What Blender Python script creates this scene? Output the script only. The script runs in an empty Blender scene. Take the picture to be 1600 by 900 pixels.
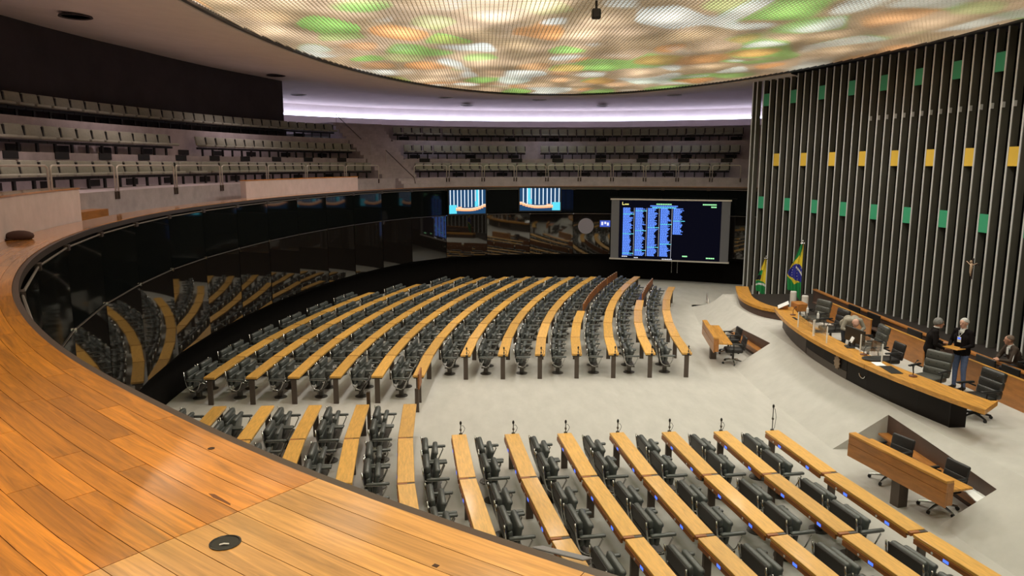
import bpy, bmesh, math, random
from mathutils import Vector, Matrix
R = math.radians
random.seed(7)
sc = bpy.context.scene
COL = sc.collection

# ------------------------------------------------------------------ camera
# world frame: x runs from the back of the chamber to the presiding table, y across it, z up
cam_d = bpy.data.cameras.new('camera'); cam = bpy.data.objects.new('camera', cam_d); COL.objects.link(cam)
cam_d.sensor_width = 36.0; cam_d.lens = 36.0 * 1150 / 1600; cam_d.clip_start = 0.05; cam_d.clip_end = 300
cam.location = (-2.6546, -17.8147, 6.2)
cam.rotation_euler = (R(90) - math.atan(192 / 1150), 0, R(-2.1))
sc.camera = cam
# ------------------------------------------------------------------ world, exposure
w = bpy.data.worlds.new('world'); sc.world = w; w.use_nodes = True
w.node_tree.nodes['Background'].inputs[0].default_value = (0.05, 0.045, 0.05, 1)
w.node_tree.nodes['Background'].inputs[1].default_value = 0.4
sc.view_settings.view_transform = 'Standard'; sc.view_settings.look = 'None'
sc.view_settings.gamma = 1.0; sc.view_settings.use_curve_mapping = False
sc.view_settings.exposure = 0.38
# fill spots added just under the luminous ceiling to brighten the hall
SPOTS = [(-4.4, 0), (-4.4, 6), (-3.6, 12), (0, -9), (0, -3), (0, 3), (0, 9), (0, 15),
         (4.5, -12), (4.5, -6), (4.5, 0), (4.5, 6), (4.5, 12), (8.3, -6), (8.3, 0), (8.3, 6), (7.8, 11)]
for (x, y) in SPOTS:
    ld = bpy.data.lights.new('hall_fill_spot', 'SPOT'); lo = bpy.data.objects.new('hall_fill_spot', ld); COL.objects.link(lo)
    ld.energy = 600 if x < -2.5 else 300 if x < 2 else 380 if x < 6 else 500; ld.spot_size = R(156); ld.spot_blend = 0.7; ld.shadow_soft_size = 0.35
    ld.color = (1.0, 0.96, 0.90); lo.location = (x, y, 9.98)
for (x, y) in [(-3.6, -16.2), (-6.6, -12.6), (-0.8, -17.6)]:  # unseen spots added above the near ledge to brighten its wood
    ld = bpy.data.lights.new('ledge_fill_spot', 'SPOT'); lo = bpy.data.objects.new('ledge_fill_spot', ld); COL.objects.link(lo)
    ld.energy = 460; ld.spot_size = R(100); ld.spot_blend = 0.9; ld.shadow_soft_size = 0.1
    ld.color = (1.0, 0.78, 0.55); lo.location = (x, y, 9.9)

# fill spots added over the gallery to brighten it, apart from its recessed fixtures
for (x, y, z, e, c) in [(-12.6, 15.5, 10.0, 200, (1, .82, .80)), (-13.4, 8.0, 10.1, 230, (1, .80, .74)), (-13.4, 0.5, 10.1, 300, (1, .80, .74)), (-11.6, -8.0, 10.0, 330, (1, .78, .70)),
                        (-5.2, 25.2, 9.8, 60, (.78, .80, 1)), (1.3, 26.5, 9.8, 65, (.78, .80, 1)), (8.0, 24.2, 9.8, 60, (.78, .80, 1))]:
    ld = bpy.data.lights.new('gallery_fill_spot', 'SPOT'); lo = bpy.data.objects.new('gallery_fill_spot', ld); COL.objects.link(lo)
    ld.energy = e; ld.spot_size = R(140); ld.spot_blend = 1.0; ld.shadow_soft_size = 0.3; ld.color = c; lo.location = (x, y, z)
# ------------------------------------------------------------------ materials
MATS = {}
def mat(name, col=(.5, .5, .5), rough=.6, metal=0., spec=.5, var=0., scale=8., stretch=(1, 1, 1), bump=0., bscale=60.,
        coat=0., coatr=.12, grain=False, emit=None, estr=0., rnd=0., ior=None, alpha=1., trans=0., col2=None, sheen=0.):
    if name in MATS: return MATS[name]
    m = bpy.data.materials.new(name); m.use_nodes = True
    nt = m.node_tree; N = nt.nodes; L = nt.links; b = N['Principled BSDF']
    b.inputs['Base Color'].default_value = (*col, 1); b.inputs['Roughness'].default_value = rough
    b.inputs['Metallic'].default_value = metal; b.inputs['Specular IOR Level'].default_value = spec
    b.inputs['Coat Weight'].default_value = coat; b.inputs['Coat Roughness'].default_value = coatr
    if ior: b.inputs['IOR'].default_value = ior
    if trans: b.inputs['Transmission Weight'].default_value = trans
    if alpha < 1: b.inputs['Alpha'].default_value = alpha
    if sheen: b.inputs['Sheen Weight'].default_value = sheen
    if emit: b.inputs['Emission Color'].default_value = (*emit, 1); b.inputs['Emission Strength'].default_value = estr
    tc = N.new('ShaderNodeTexCoord')
    if var or rnd or col2:
        mp = N.new('ShaderNodeMapping'); mp.inputs['Scale'].default_value = stretch
        if grain:
            ga = N.new('ShaderNodeAttribute'); ga.attribute_name = 'grain'; L.new(ga.outputs['Vector'], mp.inputs[0])
        else: L.new(tc.outputs['Object'], mp.inputs[0])
        src = mp.outputs[0]
        if rnd:
            oi = N.new('ShaderNodeObjectInfo'); ad = N.new('ShaderNodeVectorMath'); ad.operation = 'ADD'
            mu = N.new('ShaderNodeMath'); mu.operation = 'MULTIPLY'; mu.inputs[1].default_value = 37.
            L.new(oi.outputs['Random'], mu.inputs[0]); L.new(src, ad.inputs[0]); L.new(mu.outputs[0], ad.inputs[1]); src = ad.outputs[0]
        nz = N.new('ShaderNodeTexNoise'); nz.inputs['Scale'].default_value = scale; nz.inputs['Detail'].default_value = 8; nz.inputs['Roughness'].default_value = .62; nz.inputs['Distortion'].default_value = .9 if grain else 0.
        L.new(src, nz.inputs['Vector'])
        cr = N.new('ShaderNodeValToRGB'); e = cr.color_ramp.elements
        c2 = col2 or tuple(max(0, c * (1 - var)) for c in col)
        e[0].position = .3; e[1].position = .72; e[0].color = (*c2, 1); e[1].color = (*[min(1, c * (1 + var * .6)) for c in col], 1)
        L.new(nz.outputs['Fac'], cr.inputs[0]); out = cr.outputs[0]
        if rnd:
            hs = N.new('ShaderNodeHueSaturation'); mr = N.new('ShaderNodeMapRange')
            mr.inputs['To Min'].default_value = 1 - rnd; mr.inputs['To Max'].default_value = 1 + rnd
            L.new(oi.outputs['Random'], mr.inputs[0]); L.new(mr.outputs[0], hs.inputs['Value']); L.new(out, hs.inputs['Color']); out = hs.outputs[0]
        L.new(out, b.inputs['Base Color'])
    if bump:
        n2 = N.new('ShaderNodeTexNoise'); n2.inputs['Scale'].default_value = bscale; n2.inputs['Detail'].default_value = 4
        L.new(tc.outputs['Object'], n2.inputs['Vector'])
        bp = N.new('ShaderNodeBump'); bp.inputs['Strength'].default_value = bump; bp.inputs['Distance'].default_value = .02
        L.new(n2.outputs['Fac'], bp.inputs['Height']); L.new(bp.outputs[0], b.inputs['Normal'])
    MATS[name] = m
    return m
def flat_emit(name, col, s): return mat(name, (0, 0, 0), .7, spec=.08, emit=col, estr=s)

M_CARPET = mat('carpet', (.52, .50, .46), .95, spec=.1, var=.10, scale=2.6, stretch=(1, .35, 1), bump=.25, bscale=180)
M_SLOPE = mat('slope_carpet', (.53, .51, .47), .95, spec=.1, var=.08, scale=2.4, bump=.2, bscale=160)
M_WOOD = mat('desk_wood', (.76, .41, .085), .42, var=.24, scale=3.2, stretch=(9, 1.2, 9), coat=.2, rnd=.16)
M_WOODE = mat('desk_wood_edge', (.34, .12, .03), .5, var=.35, scale=3, stretch=(9, 1, 9))
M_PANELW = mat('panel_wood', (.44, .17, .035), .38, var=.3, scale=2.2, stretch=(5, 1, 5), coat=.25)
M_LEDGE = mat('ledge_wood', (.62, .23, .018), .32, var=.5, scale=2.0, stretch=(1.1, 20, 1), coat=1., coatr=.07, rnd=.24, grain=True)
M_LEDGE2 = mat('ledge_wood_pale', (.60, .31, .085), .36, var=.4, scale=2.0, stretch=(1.1, 20, 1), coat=.8, coatr=.10, rnd=.16, grain=True)
M_GAP = mat('joint_dark', (.05, .022, .01), .8)
M_BRONZE = mat('bronze_trim', (.10, .075, .065), .35, metal=.6)
M_BRONZE2 = mat('rod_metal', (.28, .25, .24), .35, metal=.7)
M_LEATH = mat('black_leather', (.075, .082, .077), .36, spec=.6, bump=.15, bscale=90)
M_LEATHX = mat('armchair_leather', (.028, .027, .025), .3, spec=.6, bump=.15, bscale=90)
M_LEATHG = mat('grey_leather', (.07, .07, .06), .34, spec=.6, bump=.15, bscale=90)
M_SHELL = mat('chair_shell', (.018, .016, .015), .45)
M_CHROME = mat('chrome', (.62, .62, .60), .22, metal=1.)
M_STEEL = mat('dark_steel', (.09, .08, .07), .4, metal=.5)
M_LEG = mat('desk_leg', (.10, .075, .06), .45, metal=.35)
M_BLACK = mat('black_plastic', (.012, .012, .012), .4)
M_GLASSU = mat('upper_dark_glass', (.004, .005, .005), .05, spec=.5, ior=1.33)
M_GLASSL = mat('lower_dark_glass', (.010, .008, .007), .03, spec=.8, ior=1.75)
M_BASEW = mat('base_wall', (.004, .003, .0025), .8, spec=.1)
M_LILAC = mat('gallery_carpet', (.50, .43, .455), .95, spec=.1, var=.18, scale=2.5, bump=.2, bscale=70)
M_PLAST = mat('plaster', (.80, .72, .69), .85, spec=.2, var=.06, scale=1.2)
M_DARKW = mat('dark_wall', (.050, .040, .045), .85, var=.2, scale=1)
M_SEAT = mat('gallery_seat', (.33, .325, .27), .7, var=.12, scale=12, bump=.1)
M_VENT = mat('vent_black', (.012, .010, .010), .6)
M_RAIL = mat('rail_metal', (.66, .61, .55), .38, metal=.5)
M_FIN = mat('fin_bronze', (.15, .14, .11), .5, metal=.2, var=.35, scale=1.3, stretch=(1, 1, .3))
M_FINE = mat('fin_edge', (.78, .78, .75), .4, metal=.35)
M_FINB = mat('fin_back', (.004, .004, .004), .9, spec=.05)
M_GREEN = mat('green_block', (.045, .36, .18), .55)
M_YELLOW = mat('yellow_block', (.78, .50, .05), .55)
M_MESAB = mat('mesa_black', (.010, .007, .006), .5, spec=.2)
M_MESAG = mat('mesa_grey', (.085, .07, .06), .55, spec=.3)
M_SCREEN = flat_emit('screen_off', (.001, .0012, .005), 1.)
M_BLUE = flat_emit('screen_blue', (.07, .16, .85), 1.3)
M_WHITE = mat('white_plastic', (.78, .78, .76), .45)
M_PAPER = mat('paper', (.85, .85, .82), .7)
M_CLEAR = mat('clear_acrylic', (.9, .95, .93), .03, trans=1., ior=1.1, alpha=.35)
M_RUBBER = mat('rubber', (.02, .02, .02), .7)

# ------------------------------------------------------------------ mesh helpers
class MB:
    def __init__(s): s.v = []; s.f = []; s.mi = []; s.cur = 0; s.mats = []; s.gr = {}
    def m(s, mt):
        if mt not in s.mats: s.mats.append(mt)
        s.cur = s.mats.index(mt); return s
    def add(s, vs, fs):
        o = len(s.v); s.v += [tuple(p) for p in vs]
        for f in fs: s.f.append([i + o for i in f]); s.mi.append(s.cur)
        return s
    def box(s, x0, x1, y0, y1, z0, z1, M=None):
        vs = [Vector(p) for p in [(x0, y0, z0), (x1, y0, z0), (x1, y1, z0), (x0, y1, z0), (x0, y0, z1), (x1, y0, z1), (x1, y1, z1), (x0, y1, z1)]]
        if M is not None: vs = [M @ p for p in vs]
        return s.add(vs, [(0, 3, 2, 1), (4, 5, 6, 7), (0, 1, 5, 4), (1, 2, 6, 5), (2, 3, 7, 6), (3, 0, 4, 7)])
    def rbox(s, cx, cy, cz, dx, dy, dz, r=.03, seg=2, M=None):
        bm = bmesh.new(); bmesh.ops.create_cube(bm, size=1)
        for p in bm.verts: p.co = Vector((p.co.x * dx, p.co.y * dy, p.co.z * dz))
        bmesh.ops.bevel(bm, geom=bm.edges[:], offset=min(r, .49 * min(dx, dy, dz)), segments=seg, affect='EDGES', profile=.5)
        T = Matrix.Translation((cx, cy, cz))
        if M is not None: T = M @ T
        bm.verts.index_update()
        s.add([T @ p.co for p in bm.verts], [[q.index for q in f.verts] for f in bm.faces]); bm.free(); return s
    def cyl(s, p0, p1, r0, r1=None, n=10):
        p0 = Vector(p0); p1 = Vector(p1); r1 = r0 if r1 is None else r1
        d = (p1 - p0).normalized(); a = d.orthogonal().normalized(); b = d.cross(a)
        vs = []
        for p, r in ((p0, r0), (p1, r1)):
            for i in range(n):
                t = 2 * math.pi * i / n; vs.append(p + (a * math.cos(t) + b * math.sin(t)) * r)
        fs = [(i, (i + 1) % n, n + (i + 1) % n, n + i) for i in range(n)] + [tuple(range(n))[::-1], tuple(range(n, 2 * n))]
        return s.add(vs, fs)
    def tube(s, pts, r, n=6, close=False):
        pts = [Vector(p) for p in pts]; rings = []; prev = None
        for i, p in enumerate(pts):
            d = (pts[min(i + 1, len(pts) - 1)] - pts[max(i - 1, 0)]).normalized()
            if prev is None: a = d.orthogonal().normalized()
            else: a = (prev - d * prev.dot(d)).normalized()
            prev = a; b = d.cross(a)
            rr = r[i] if isinstance(r, (list, tuple)) else r
            rings.append([p + (a * math.cos(2 * math.pi * k / n) + b * math.sin(2 * math.pi * k / n)) * rr for k in range(n)])
        vs = [q for g in rings for q in g]; fs = []
        for i in range(len(pts) - 1):
            for k in range(n): fs.append((i * n + k, i * n + (k + 1) % n, (i + 1) * n + (k + 1) % n, (i + 1) * n + k))
        fs += [tuple(range(n))[::-1], tuple(range((len(pts) - 1) * n, len(pts) * n))]
        return s.add(vs, fs)
    def lathe(s, prof, c=(0, 0, 0), n=16, M=None):
        vs = []
        for (r, z) in prof:
            for k in range(n):
                p = Vector((c[0] + r * math.cos(2 * math.pi * k / n), c[1] + r * math.sin(2 * math.pi * k / n), c[2] + z)); vs.append(M @ p if M is not None else p)
        fs = []
        for i in range(len(prof) - 1):
            for k in range(n): fs.append((i * n + k, i * n + (k + 1) % n, (i + 1) * n + (k + 1) % n, (i + 1) * n + k))
        fs += [tuple(range(n))[::-1], tuple(range((len(prof) - 1) * n, len(prof) * n))]
        return s.add(vs, fs)
    def prism(s, poly, z0, z1, M=None):
        n = len(poly); vs = [Vector((p[0], p[1], z0)) for p in poly] + [Vector((p[0], p[1], z1)) for p in poly]
        if M is not None: vs = [M @ p for p in vs]
        return s.add(vs, [tuple(range(n))[::-1], tuple(range(n, 2 * n))] + [(i, (i + 1) % n, n + (i + 1) % n, n + i) for i in range(n)])
    def ell(s, c, r, nu=14, nv=9):
        vs = []
        for j in range(nv + 1):
            ph = math.pi * j / nv
            for i in range(nu):
                th = 2 * math.pi * i / nu
                vs.append((c[0] + r[0] * math.sin(ph) * math.cos(th), c[1] + r[1] * math.sin(ph) * math.sin(th), c[2] + r[2] * math.cos(ph)))
        fs = [(j * nu + i, (j + 1) * nu + i, (j + 1) * nu + (i + 1) % nu, j * nu + (i + 1) % nu) for j in range(nv) for i in range(nu)]
        return s.add(vs, fs)
    def quad(s, a, b, c, d): return s.add([a, b, c, d], [(0, 1, 2, 3)])
    def mesh(s, name, smooth=False):
        me = bpy.data.meshes.new(name); me.from_pydata(s.v, [], s.f)
        for mt in s.mats: me.materials.append(mt)
        if len(s.mats) > 1: me.polygons.foreach_set('material_index', s.mi)
        if smooth: me.polygons.foreach_set('use_smooth', [True] * len(me.polygons))
        if s.gr:
            at_ = me.attributes.new('grain', 'FLOAT_VECTOR', 'POINT')
            at_.data.foreach_set('vector', [c for i in range(len(s.v)) for c in s.gr.get(i, (0, 0, 0))])
        me.update(); return me
    def build(s, name, parent=None, smooth=False, **kw):
        return put(name, s.mesh(name, smooth), parent, **kw)
def put(name, me, parent=None, loc=None, rz=0., label=None, cat=None, group=None, kind=None):
    o = bpy.data.objects.new(name, me); COL.objects.link(o)
    if parent is not None: o.parent = parent
    if loc is not None: o.location = loc
    if rz: o.rotation_euler = (0, 0, rz)
    return tag(o, label, cat, group, kind)
def tag(o, label=None, cat=None, group=None, kind=None):
    if label: o['label'] = label
    if cat: o['category'] = cat
    if group: o['group'] = group
    if kind: o['kind'] = kind
    return o
def empty(name, loc=(0, 0, 0), rz=0., **kw):
    o = put(name, None, None, loc, rz, **kw); o.empty_display_size = .1; return o
def copy_tree(o, parent=None):
    c = o.copy(); COL.objects.link(c); c.parent = parent
    for ch in o.children: copy_tree(ch, c)
    return c
def ordn(n):
    W = ['first', 'second', 'third', 'fourth', 'fifth', 'sixth', 'seventh', 'eighth', 'ninth', 'tenth', 'eleventh', 'twelfth', 'thirteenth',
         'fourteenth', 'fifteenth', 'sixteenth', 'seventeenth', 'eighteenth', 'nineteenth', 'twentieth']
    if n <= 20: return W[n - 1]
    tens = {2: 'twenty', 3: 'thirty', 4: 'forty', 5: 'fifty'}; t, u = divmod(n, 10)
    return ({2: 'twentieth', 3: 'thirtieth', 4: 'fortieth'}[t]) if u == 0 else tens[t] + '-' + W[u - 1]

# ------------------------------------------------------------------ plan curve of the gallery ledge (inner edge)
KP = [(15.5, 17.5), (13.64, 18.23), (11.78, 18.98), (9.98, 19.83), (8.19, 20.74), (6.33, 21.46), (4.41, 21.98), (2.43, 22.27), (0.44, 22.28),
      (-1.54, 22.05), (-3.45, 21.53), (-5.13, 20.52), (-6.42, 19.03), (-7.41, 17.3), (-8.24, 15.48), (-8.89, 13.59), (-9.42, 11.67), (-9.89, 9.72),
      (-10.23, 7.75), (-10.45, 5.76), (-10.6, 3.77), (-10.63, 1.77), (-10.48, -0.22), (-10.2, -2.2), (-9.81, -4.16), (-9.26, -6.08), (-8.56, -7.95),
      (-7.7, -9.76), (-6.67, -11.5), (-5.46, -13.11), (-4.17, -14.46), (-3.0, -15.48), (-1.6, -16.42), (0.0, -17.18), (2.2, -17.85), (4.6, -18.2),
      (7.0, -18.38), (9.0, -18.51), (11.0, -18.58), (13.5, -18.4)]
def catmull(P, n):
    P = [Vector(p) for p in P]; P = [2 * P[0] - P[1]] + P + [2 * P[-1] - P[-2]]; out = []
    for i in range(1, len(P) - 2):
        a, b, c, d = P[i - 1:i + 3]
        for k in range(n):
            u = k / n; out.append(.5 * (2 * b + (c - a) * u + (2 * a - 5 * b + 4 * c - d) * u * u + (3 * b - a - 3 * c + d) * u ** 3))
    out.append(P[-2]); return out
CV = catmull(KP, 16)
ARC = [0.]
for i in range(1, len(CV)): ARC.append(ARC[-1] + (CV[i] - CV[i - 1]).length)
ALEN = ARC[-1]
def at(a, off=0.):
    """point on the ledge curve at arc length a, offset outward (towards the gallery)"""
    a = min(max(a, 0.), ALEN - 1e-4); lo, hi = 0, len(ARC) - 1
    while hi - lo > 1:
        mid = (lo + hi) // 2
        if ARC[mid] <= a: lo = mid
        else: hi = mid
    u = (a - ARC[lo]) / (ARC[hi] - ARC[lo]); p = CV[lo].lerp(CV[hi], u)
    i0, i1 = max(lo - 3, 0), min(hi + 3, len(CV) - 1); t = (CV[i1] - CV[i0]).normalized()
    return Vector((p.x + t.y * off, p.y - t.x * off)), t
def P3(a, off, z): p, t = at(a, off); return Vector((p.x, p.y, z))
def frange(a, b, n): return [a + (b - a) * i / n for i in range(n + 1)]
def interp(x, xs, ys):
    if x <= xs[0]: return ys[0]
    for i in range(1, len(xs)):
        if x <= xs[i]: return ys[i - 1] + (ys[i] - ys[i - 1]) * (x - xs[i - 1]) / (xs[i] - xs[i - 1])
    return ys[-1]
def sweep(mb, a0, a1, prof, n=None, closed=True, caps=True):
    """sweep a profile of (offset, z) along the ledge curve"""
    n = n or max(2, int(abs(a1 - a0) / .6)); arcs = frange(a0, a1, n); m = len(prof); vs = []
    for a in arcs:
        for q in prof:
            o, z = (q(a) if callable(q) else q)
            mb.gr[len(mb.v) + len(vs)] = (a, o, z); vs.append(P3(a, o, z))
    fs = []; k = m if closed else m - 1
    for i in range(n):
        for j in range(k): fs.append((i * m + j, i * m + (j + 1) % m, (i + 1) * m + (j + 1) % m, (i + 1) * m + j))
    if closed and caps: fs += [tuple(range(m))[::-1], tuple(range(n * m, (n + 1) * m))]
    return mb.add(vs, fs)
LZ = 5.08
def lw(a): return interp(a, [0, 50, 56.5, 80], [.70, .70, 1.75, 1.75])

# ================================================================== SETTING
# floor
mb = MB().m(M_CARPET); mb.box(-15, 18, -24, 27, -.25, 0)
mb.build('floor', label='pale beige carpet floor of the chamber', kind='structure')

# ---- presiding platform: sloped carpet front with two desk notches
DZ = .9
def sb(t): return 4.95 + .008 * t * t
def stp(t): return 6.35 + .006 * t * t
def wall_s(t): return 12.119 - 1.853 * (abs(t) / 15.5) ** 2.513
def hz(t): return DZ * max(0., min(1., (14.4 - abs(t)) / 2.4))
NOTCH = ((-6.1, -2.6), (4.2, 7.3)); NS = 6.2
def slope_z(s, t): return max(0, min(1, (s - sb(t)) / (stp(t) - sb(t)))) * hz(t)
def sbn(t): return interp(t, [-15, 5.6, 7.0, 8.2, 9.4, 10.9, 12.0, 14.4], [9.8, 9.8, 7.95, 7.35, 7.45, 7.85, 8.2, 9.2])
mbd = MB().m(mat('dark_floor', (.018, .012, .009), .7))
ts = sorted(set([round(x, 3) for x in frange(-14.4, 14.4, 72)] + [-6.1, -2.6, 4.2, 7.3]))
mb = MB().m(M_SLOPE)
for a, b in zip(ts[:-1], ts[1:]):
    inn = any(p < (a + b) / 2 < q for p, q in NOTCH)
    f = lambda t: (NS if inn else sb(t))
    mb.quad((f(a), a, slope_z(f(a), a)), (stp(a), a, hz(a)), (stp(b), b, hz(b)), (f(b), b, slope_z(f(b), b)))
    mb.quad((stp(a), a, hz(a)), (sbn(a), a, hz(a)), (sbn(b), b, hz(b)), (stp(b), b, hz(b)))
    mbd.quad((sbn(a), a, hz(a)), (wall_s(a) + .6, a, hz(a)), (wall_s(b) + .6, b, hz(b)), (sbn(b), b, hz(b)))
for nt in NOTCH:
    for t in nt:
        mb.add([(sb(t), t, 0), (NS, t, 0), (NS, t, slope_z(NS, t))], [(0, 1, 2)])
plat = mb.build('dais_platform', label='sloping pale carpeted platform in front of the presiding table', kind='structure')
mbd.build('floor_behind_desk', label='dark wooden floor between the rear desk and the slatted wall', kind='structure')
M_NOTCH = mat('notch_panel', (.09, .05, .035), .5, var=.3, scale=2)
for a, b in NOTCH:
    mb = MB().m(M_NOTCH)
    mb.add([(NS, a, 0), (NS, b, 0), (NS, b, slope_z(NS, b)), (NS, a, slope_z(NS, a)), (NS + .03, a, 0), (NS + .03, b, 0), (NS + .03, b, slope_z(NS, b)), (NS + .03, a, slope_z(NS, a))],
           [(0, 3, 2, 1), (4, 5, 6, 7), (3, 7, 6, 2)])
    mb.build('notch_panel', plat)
    mb = MB().m(M_PANELW); mb.box(NS - .22, NS, a + .1, b - .05, .34, .38).box(NS - .03, NS, a + .1, b - .05, .1, .34); mb.build('notch_shelf', plat)

# ---- lower walls: dark overhang and recessed base
mb = MB().m(M_BASEW)
sweep(mb, 0, ALEN, [(.03, 1.38), (.6, 1.38), (.6, 1.3), (.03, 1.3)])
sweep(mb, 0, ALEN, [(.45, 0), (.45, 1.32), (.6, 1.32), (.6, 0)])
mb.build('wall_under_gallery', label='dark recessed wall under the gallery overhang', kind='structure')
mb = MB().m(M_BASEW); sweep(mb, 0, ALEN, [(.03, 1.38), (.03, 5.0), (.12, 5.0), (.12, 1.38)])
GW = mb.build('wall_glass', label='curved wall of dark mirror glass panes below the gallery ledge', kind='structure')
nf = int(round(ALEN / 2.36)); arcs = frange(0, ALEN, nf)
for i in range(nf):
    p, q = P3(arcs[i], -.02, 0), P3(arcs[i + 1], -.02, 0); d = (q - p); ln = d.length; d.normalize(); n = Vector((d.y, -d.x, 0))
    # chord bulges: keep the pane in front of the backing
    mid = P3((arcs[i] + arcs[i + 1]) / 2, -.02, 0); sag = max(0, (mid - (p + q) / 2).dot(-n))
    M = Matrix(((d.x, n.x, 0, p.x), (d.y, n.y, 0, p.y), (0, 0, 1, 0), (0, 0, 0, 1)))
    tl = Matrix.Rotation(R(random.uniform(-.45, .45)), 4, 'Z')
    b = MB().m(M_GLASSU); b.box(.012, ln - .012, -.02 - sag * 0, .0, 3.64, 4.90); o = b.build('upper_glass_pane', GW); o.matrix_local = M
    b = MB().m(M_GLASSL); b.box(.012, ln - .012, -.02, .0, 1.40, 3.57); o = b.build('lower_glass_pane', GW); o.matrix_local = M @ tl
    b = MB().m(M_BRONZE2); b.box(0, ln, -.03, 0, 3.592, 3.608); o = b.build('pane_joint_strip', GW); o.matrix_local = M
    b = MB().m(M_CHROME); b.cyl((0, -.01, 3.6), (0, -.06, 3.6), .038, n=10); o = b.build('glass_clamp', GW); o.matrix_local = M
    b = MB().m(M_BRONZE); b.box(-.09, .09, -.07, 0, 4.88, 4.97); o = b.build('bracket', GW); o.matrix_local = M
    b = MB().m(M_BRONZE2); b.cyl((.1, -.04, 4.93), (ln - .1, -.04, 4.93), .015, n=6); o = b.build('top_rod', GW); o.matrix_local = M

# ---- the wooden ledge
mb = MB().m(M_GAP); sweep(mb, 0, ALEN, [(0., LZ - .05), (0., LZ - .021), lambda a: (lw(a), LZ - .021), lambda a: (lw(a), LZ - .05)], n=220)
mb.m(M_BRONZE); sweep(mb, 0, ALEN, [(-.05, LZ - .10), (-.05, LZ - .012), (.0, LZ - .012), (.0, LZ - .10)], n=220)
ledge = mb.build('gallery_ledge', label='wide polished wooden ledge curving round the chamber under the gallery', kind='structure')
mb = MB().m(M_LEDGE); sweep(mb, 0, 43.0, [(.002, LZ - .02), (.002, LZ), lambda a: (lw(a), LZ), lambda a: (lw(a), LZ - .02)], n=90); mb.build('ledge_top', ledge)
JOINT = 60.95
def best_arc(x, y):
    return min((Vector((x, y)) - at(a, 0)[0]).length * 1 + 0 * a if False else (abs((Vector((x, y)) - at(a)[0]).dot(at(a)[1])) + (0 if abs(a - 61) < 6 else 9), a) for a in frange(50, 70, 800))[1]
JOINT = (best_arc(-3.30, -15.26) + best_arc(-3.72, -15.88)) / 2
PW = .108
rng = random.Random(3)
cut0 = 43.0; cut1 = 68.0
for k in range(17):
    o0 = .002 + k * PW; a = cut0 + rng.uniform(0, .4) * 0
    while a < cut1 - .05:
        ln = rng.uniform(.55, 1.6); e = min(a + ln, cut1)
        if a < JOINT - 1e-6 < e + .25: e = JOINT
        if e - a < .02: e = a + .3
        wmin = min(lw(a), lw(e))
        if o0 + .03 < max(lw(a), lw(e)):
            n = max(2, int((e - a) / .22)); b = MB().m(M_LEDGE2 if a >= JOINT - .01 else M_LEDGE)
            top = lambda x: max(o0 + .02, min(o0 + PW - .0025, lw(x)))
            sweep(b, a + .0015, e - .0015, [(o0, LZ - .02), (o0, LZ), lambda x: (top(x), LZ), lambda x: (top(x), LZ - .02)], n=n)
            o = b.build('plank', ledge)
        a = e
# cable hole in the ledge
b = MB().m(M_BLACK); b.lathe([(.046, 0), (.046, .003), (.041, .004), (.039, .0015), (.0, .001)], (-3.44, -15.73, LZ), 24)
b.build('cable_hole', ledge, label='round black cable hole cut in the ledge')
b = MB().m(M_WHITE); b.tube([(-3.452, -15.745, LZ + .003), (-3.44, -15.742, LZ + .005), (-3.425, -15.742, LZ + .004)], .0025, 5); b.build('cable_end', ledge)

b = MB().m(M_GAP); b.lathe([(.013, 0), (.014, .0012), (.010, .0014), (.009, .0004)], (-3.756, -14.97, LZ), 18); b.build('screw_plug', ledge)
b = MB().m(M_GAP); b.box(-.009, .009, -.007, .007, 0, .001); o = b.build('wood_plug', ledge); o.location = (-2.80, -15.88, LZ); o.rotation_euler = (0, 0, R(-35))
b = MB().m(mat('gouge', (.16, .06, .02), .7)); b.prism([(-.07, -.004), (-.03, -.009), (.02, -.005), (.07, -.002), (.06, .004), (.0, .006), (-.05, .007)], 0, .0008); o = b.build('scuff', ledge); o.location = (-3.56, -15.43, LZ); o.rotation_euler = (0, 0, R(-42))
# ---- gallery tiers
TF = [5.52, 6.55, 7.62]
ST0, ST1 = 21.4, 22.9        # stair
def tier_profile(): return [(1.95, 4.2), (1.95, TF[0]), (4.25, TF[0]), (4.25, TF[1]), (5.65, TF[1]), (5.65, TF[2]), (7.25, TF[2]), (7.25, 8.55), (12.6, 8.55), (12.6, 4.2)]
for nm, a0, a1, lb in (('gallery_tiers_right', 0, ST0, 'lilac carpeted gallery tiers to the right of the stair'), ('gallery_tiers_left', ST1, ALEN, 'lilac carpeted gallery tiers to the left of the stair')):
    mb = MB().m(M_LILAC)
    if nm.endswith('left'):
        prof = tier_profile()[:6] + [(7.25, TF[2]), (7.25, 4.2)]
        sweep(mb, a0, a1, prof)
    else: sweep(mb, a0, a1, tier_profile())
    mb.build(nm, label=lb, kind='structure')
mb = MB().m(M_LILAC); sweep(mb, 0, ALEN, [lambda a: (lw(a), 4.35), lambda a: (lw(a), 4.45), (2.0, 4.45), (2.0, 4.35)])
mb.build('floor_gallery_walk', label='narrow walkway floor between the ledge and the gallery tiers', kind='structure')
stair = empty('gallery_stair', P3((ST0 + ST1) / 2, 1.6, 5.0), label='carpeted gallery stair between the two seating sections', kind='structure')
steps = [(1.35 + i * .2, 5.1 + (i + 1) * .14, .2) for i in range(3)] + [(1.95, TF[0], 1.05)] + [(3.0 + i * .2833, TF[0] + (i + 1) * (8.55 - TF[0]) / 15, .2833) for i in range(15)]
for (o0, z1, dp) in steps:
    b = MB().m(M_LILAC); sweep(b, ST0 + .01, ST1 - .01, [(o0, 4.3), (o0, z1), (o0 + dp, z1), (o0 + dp, 4.3)], n=2)
    s_ = b.build('step', stair); s_.matrix_parent_inverse = Matrix.Translation(-Vector(stair.location))
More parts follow.
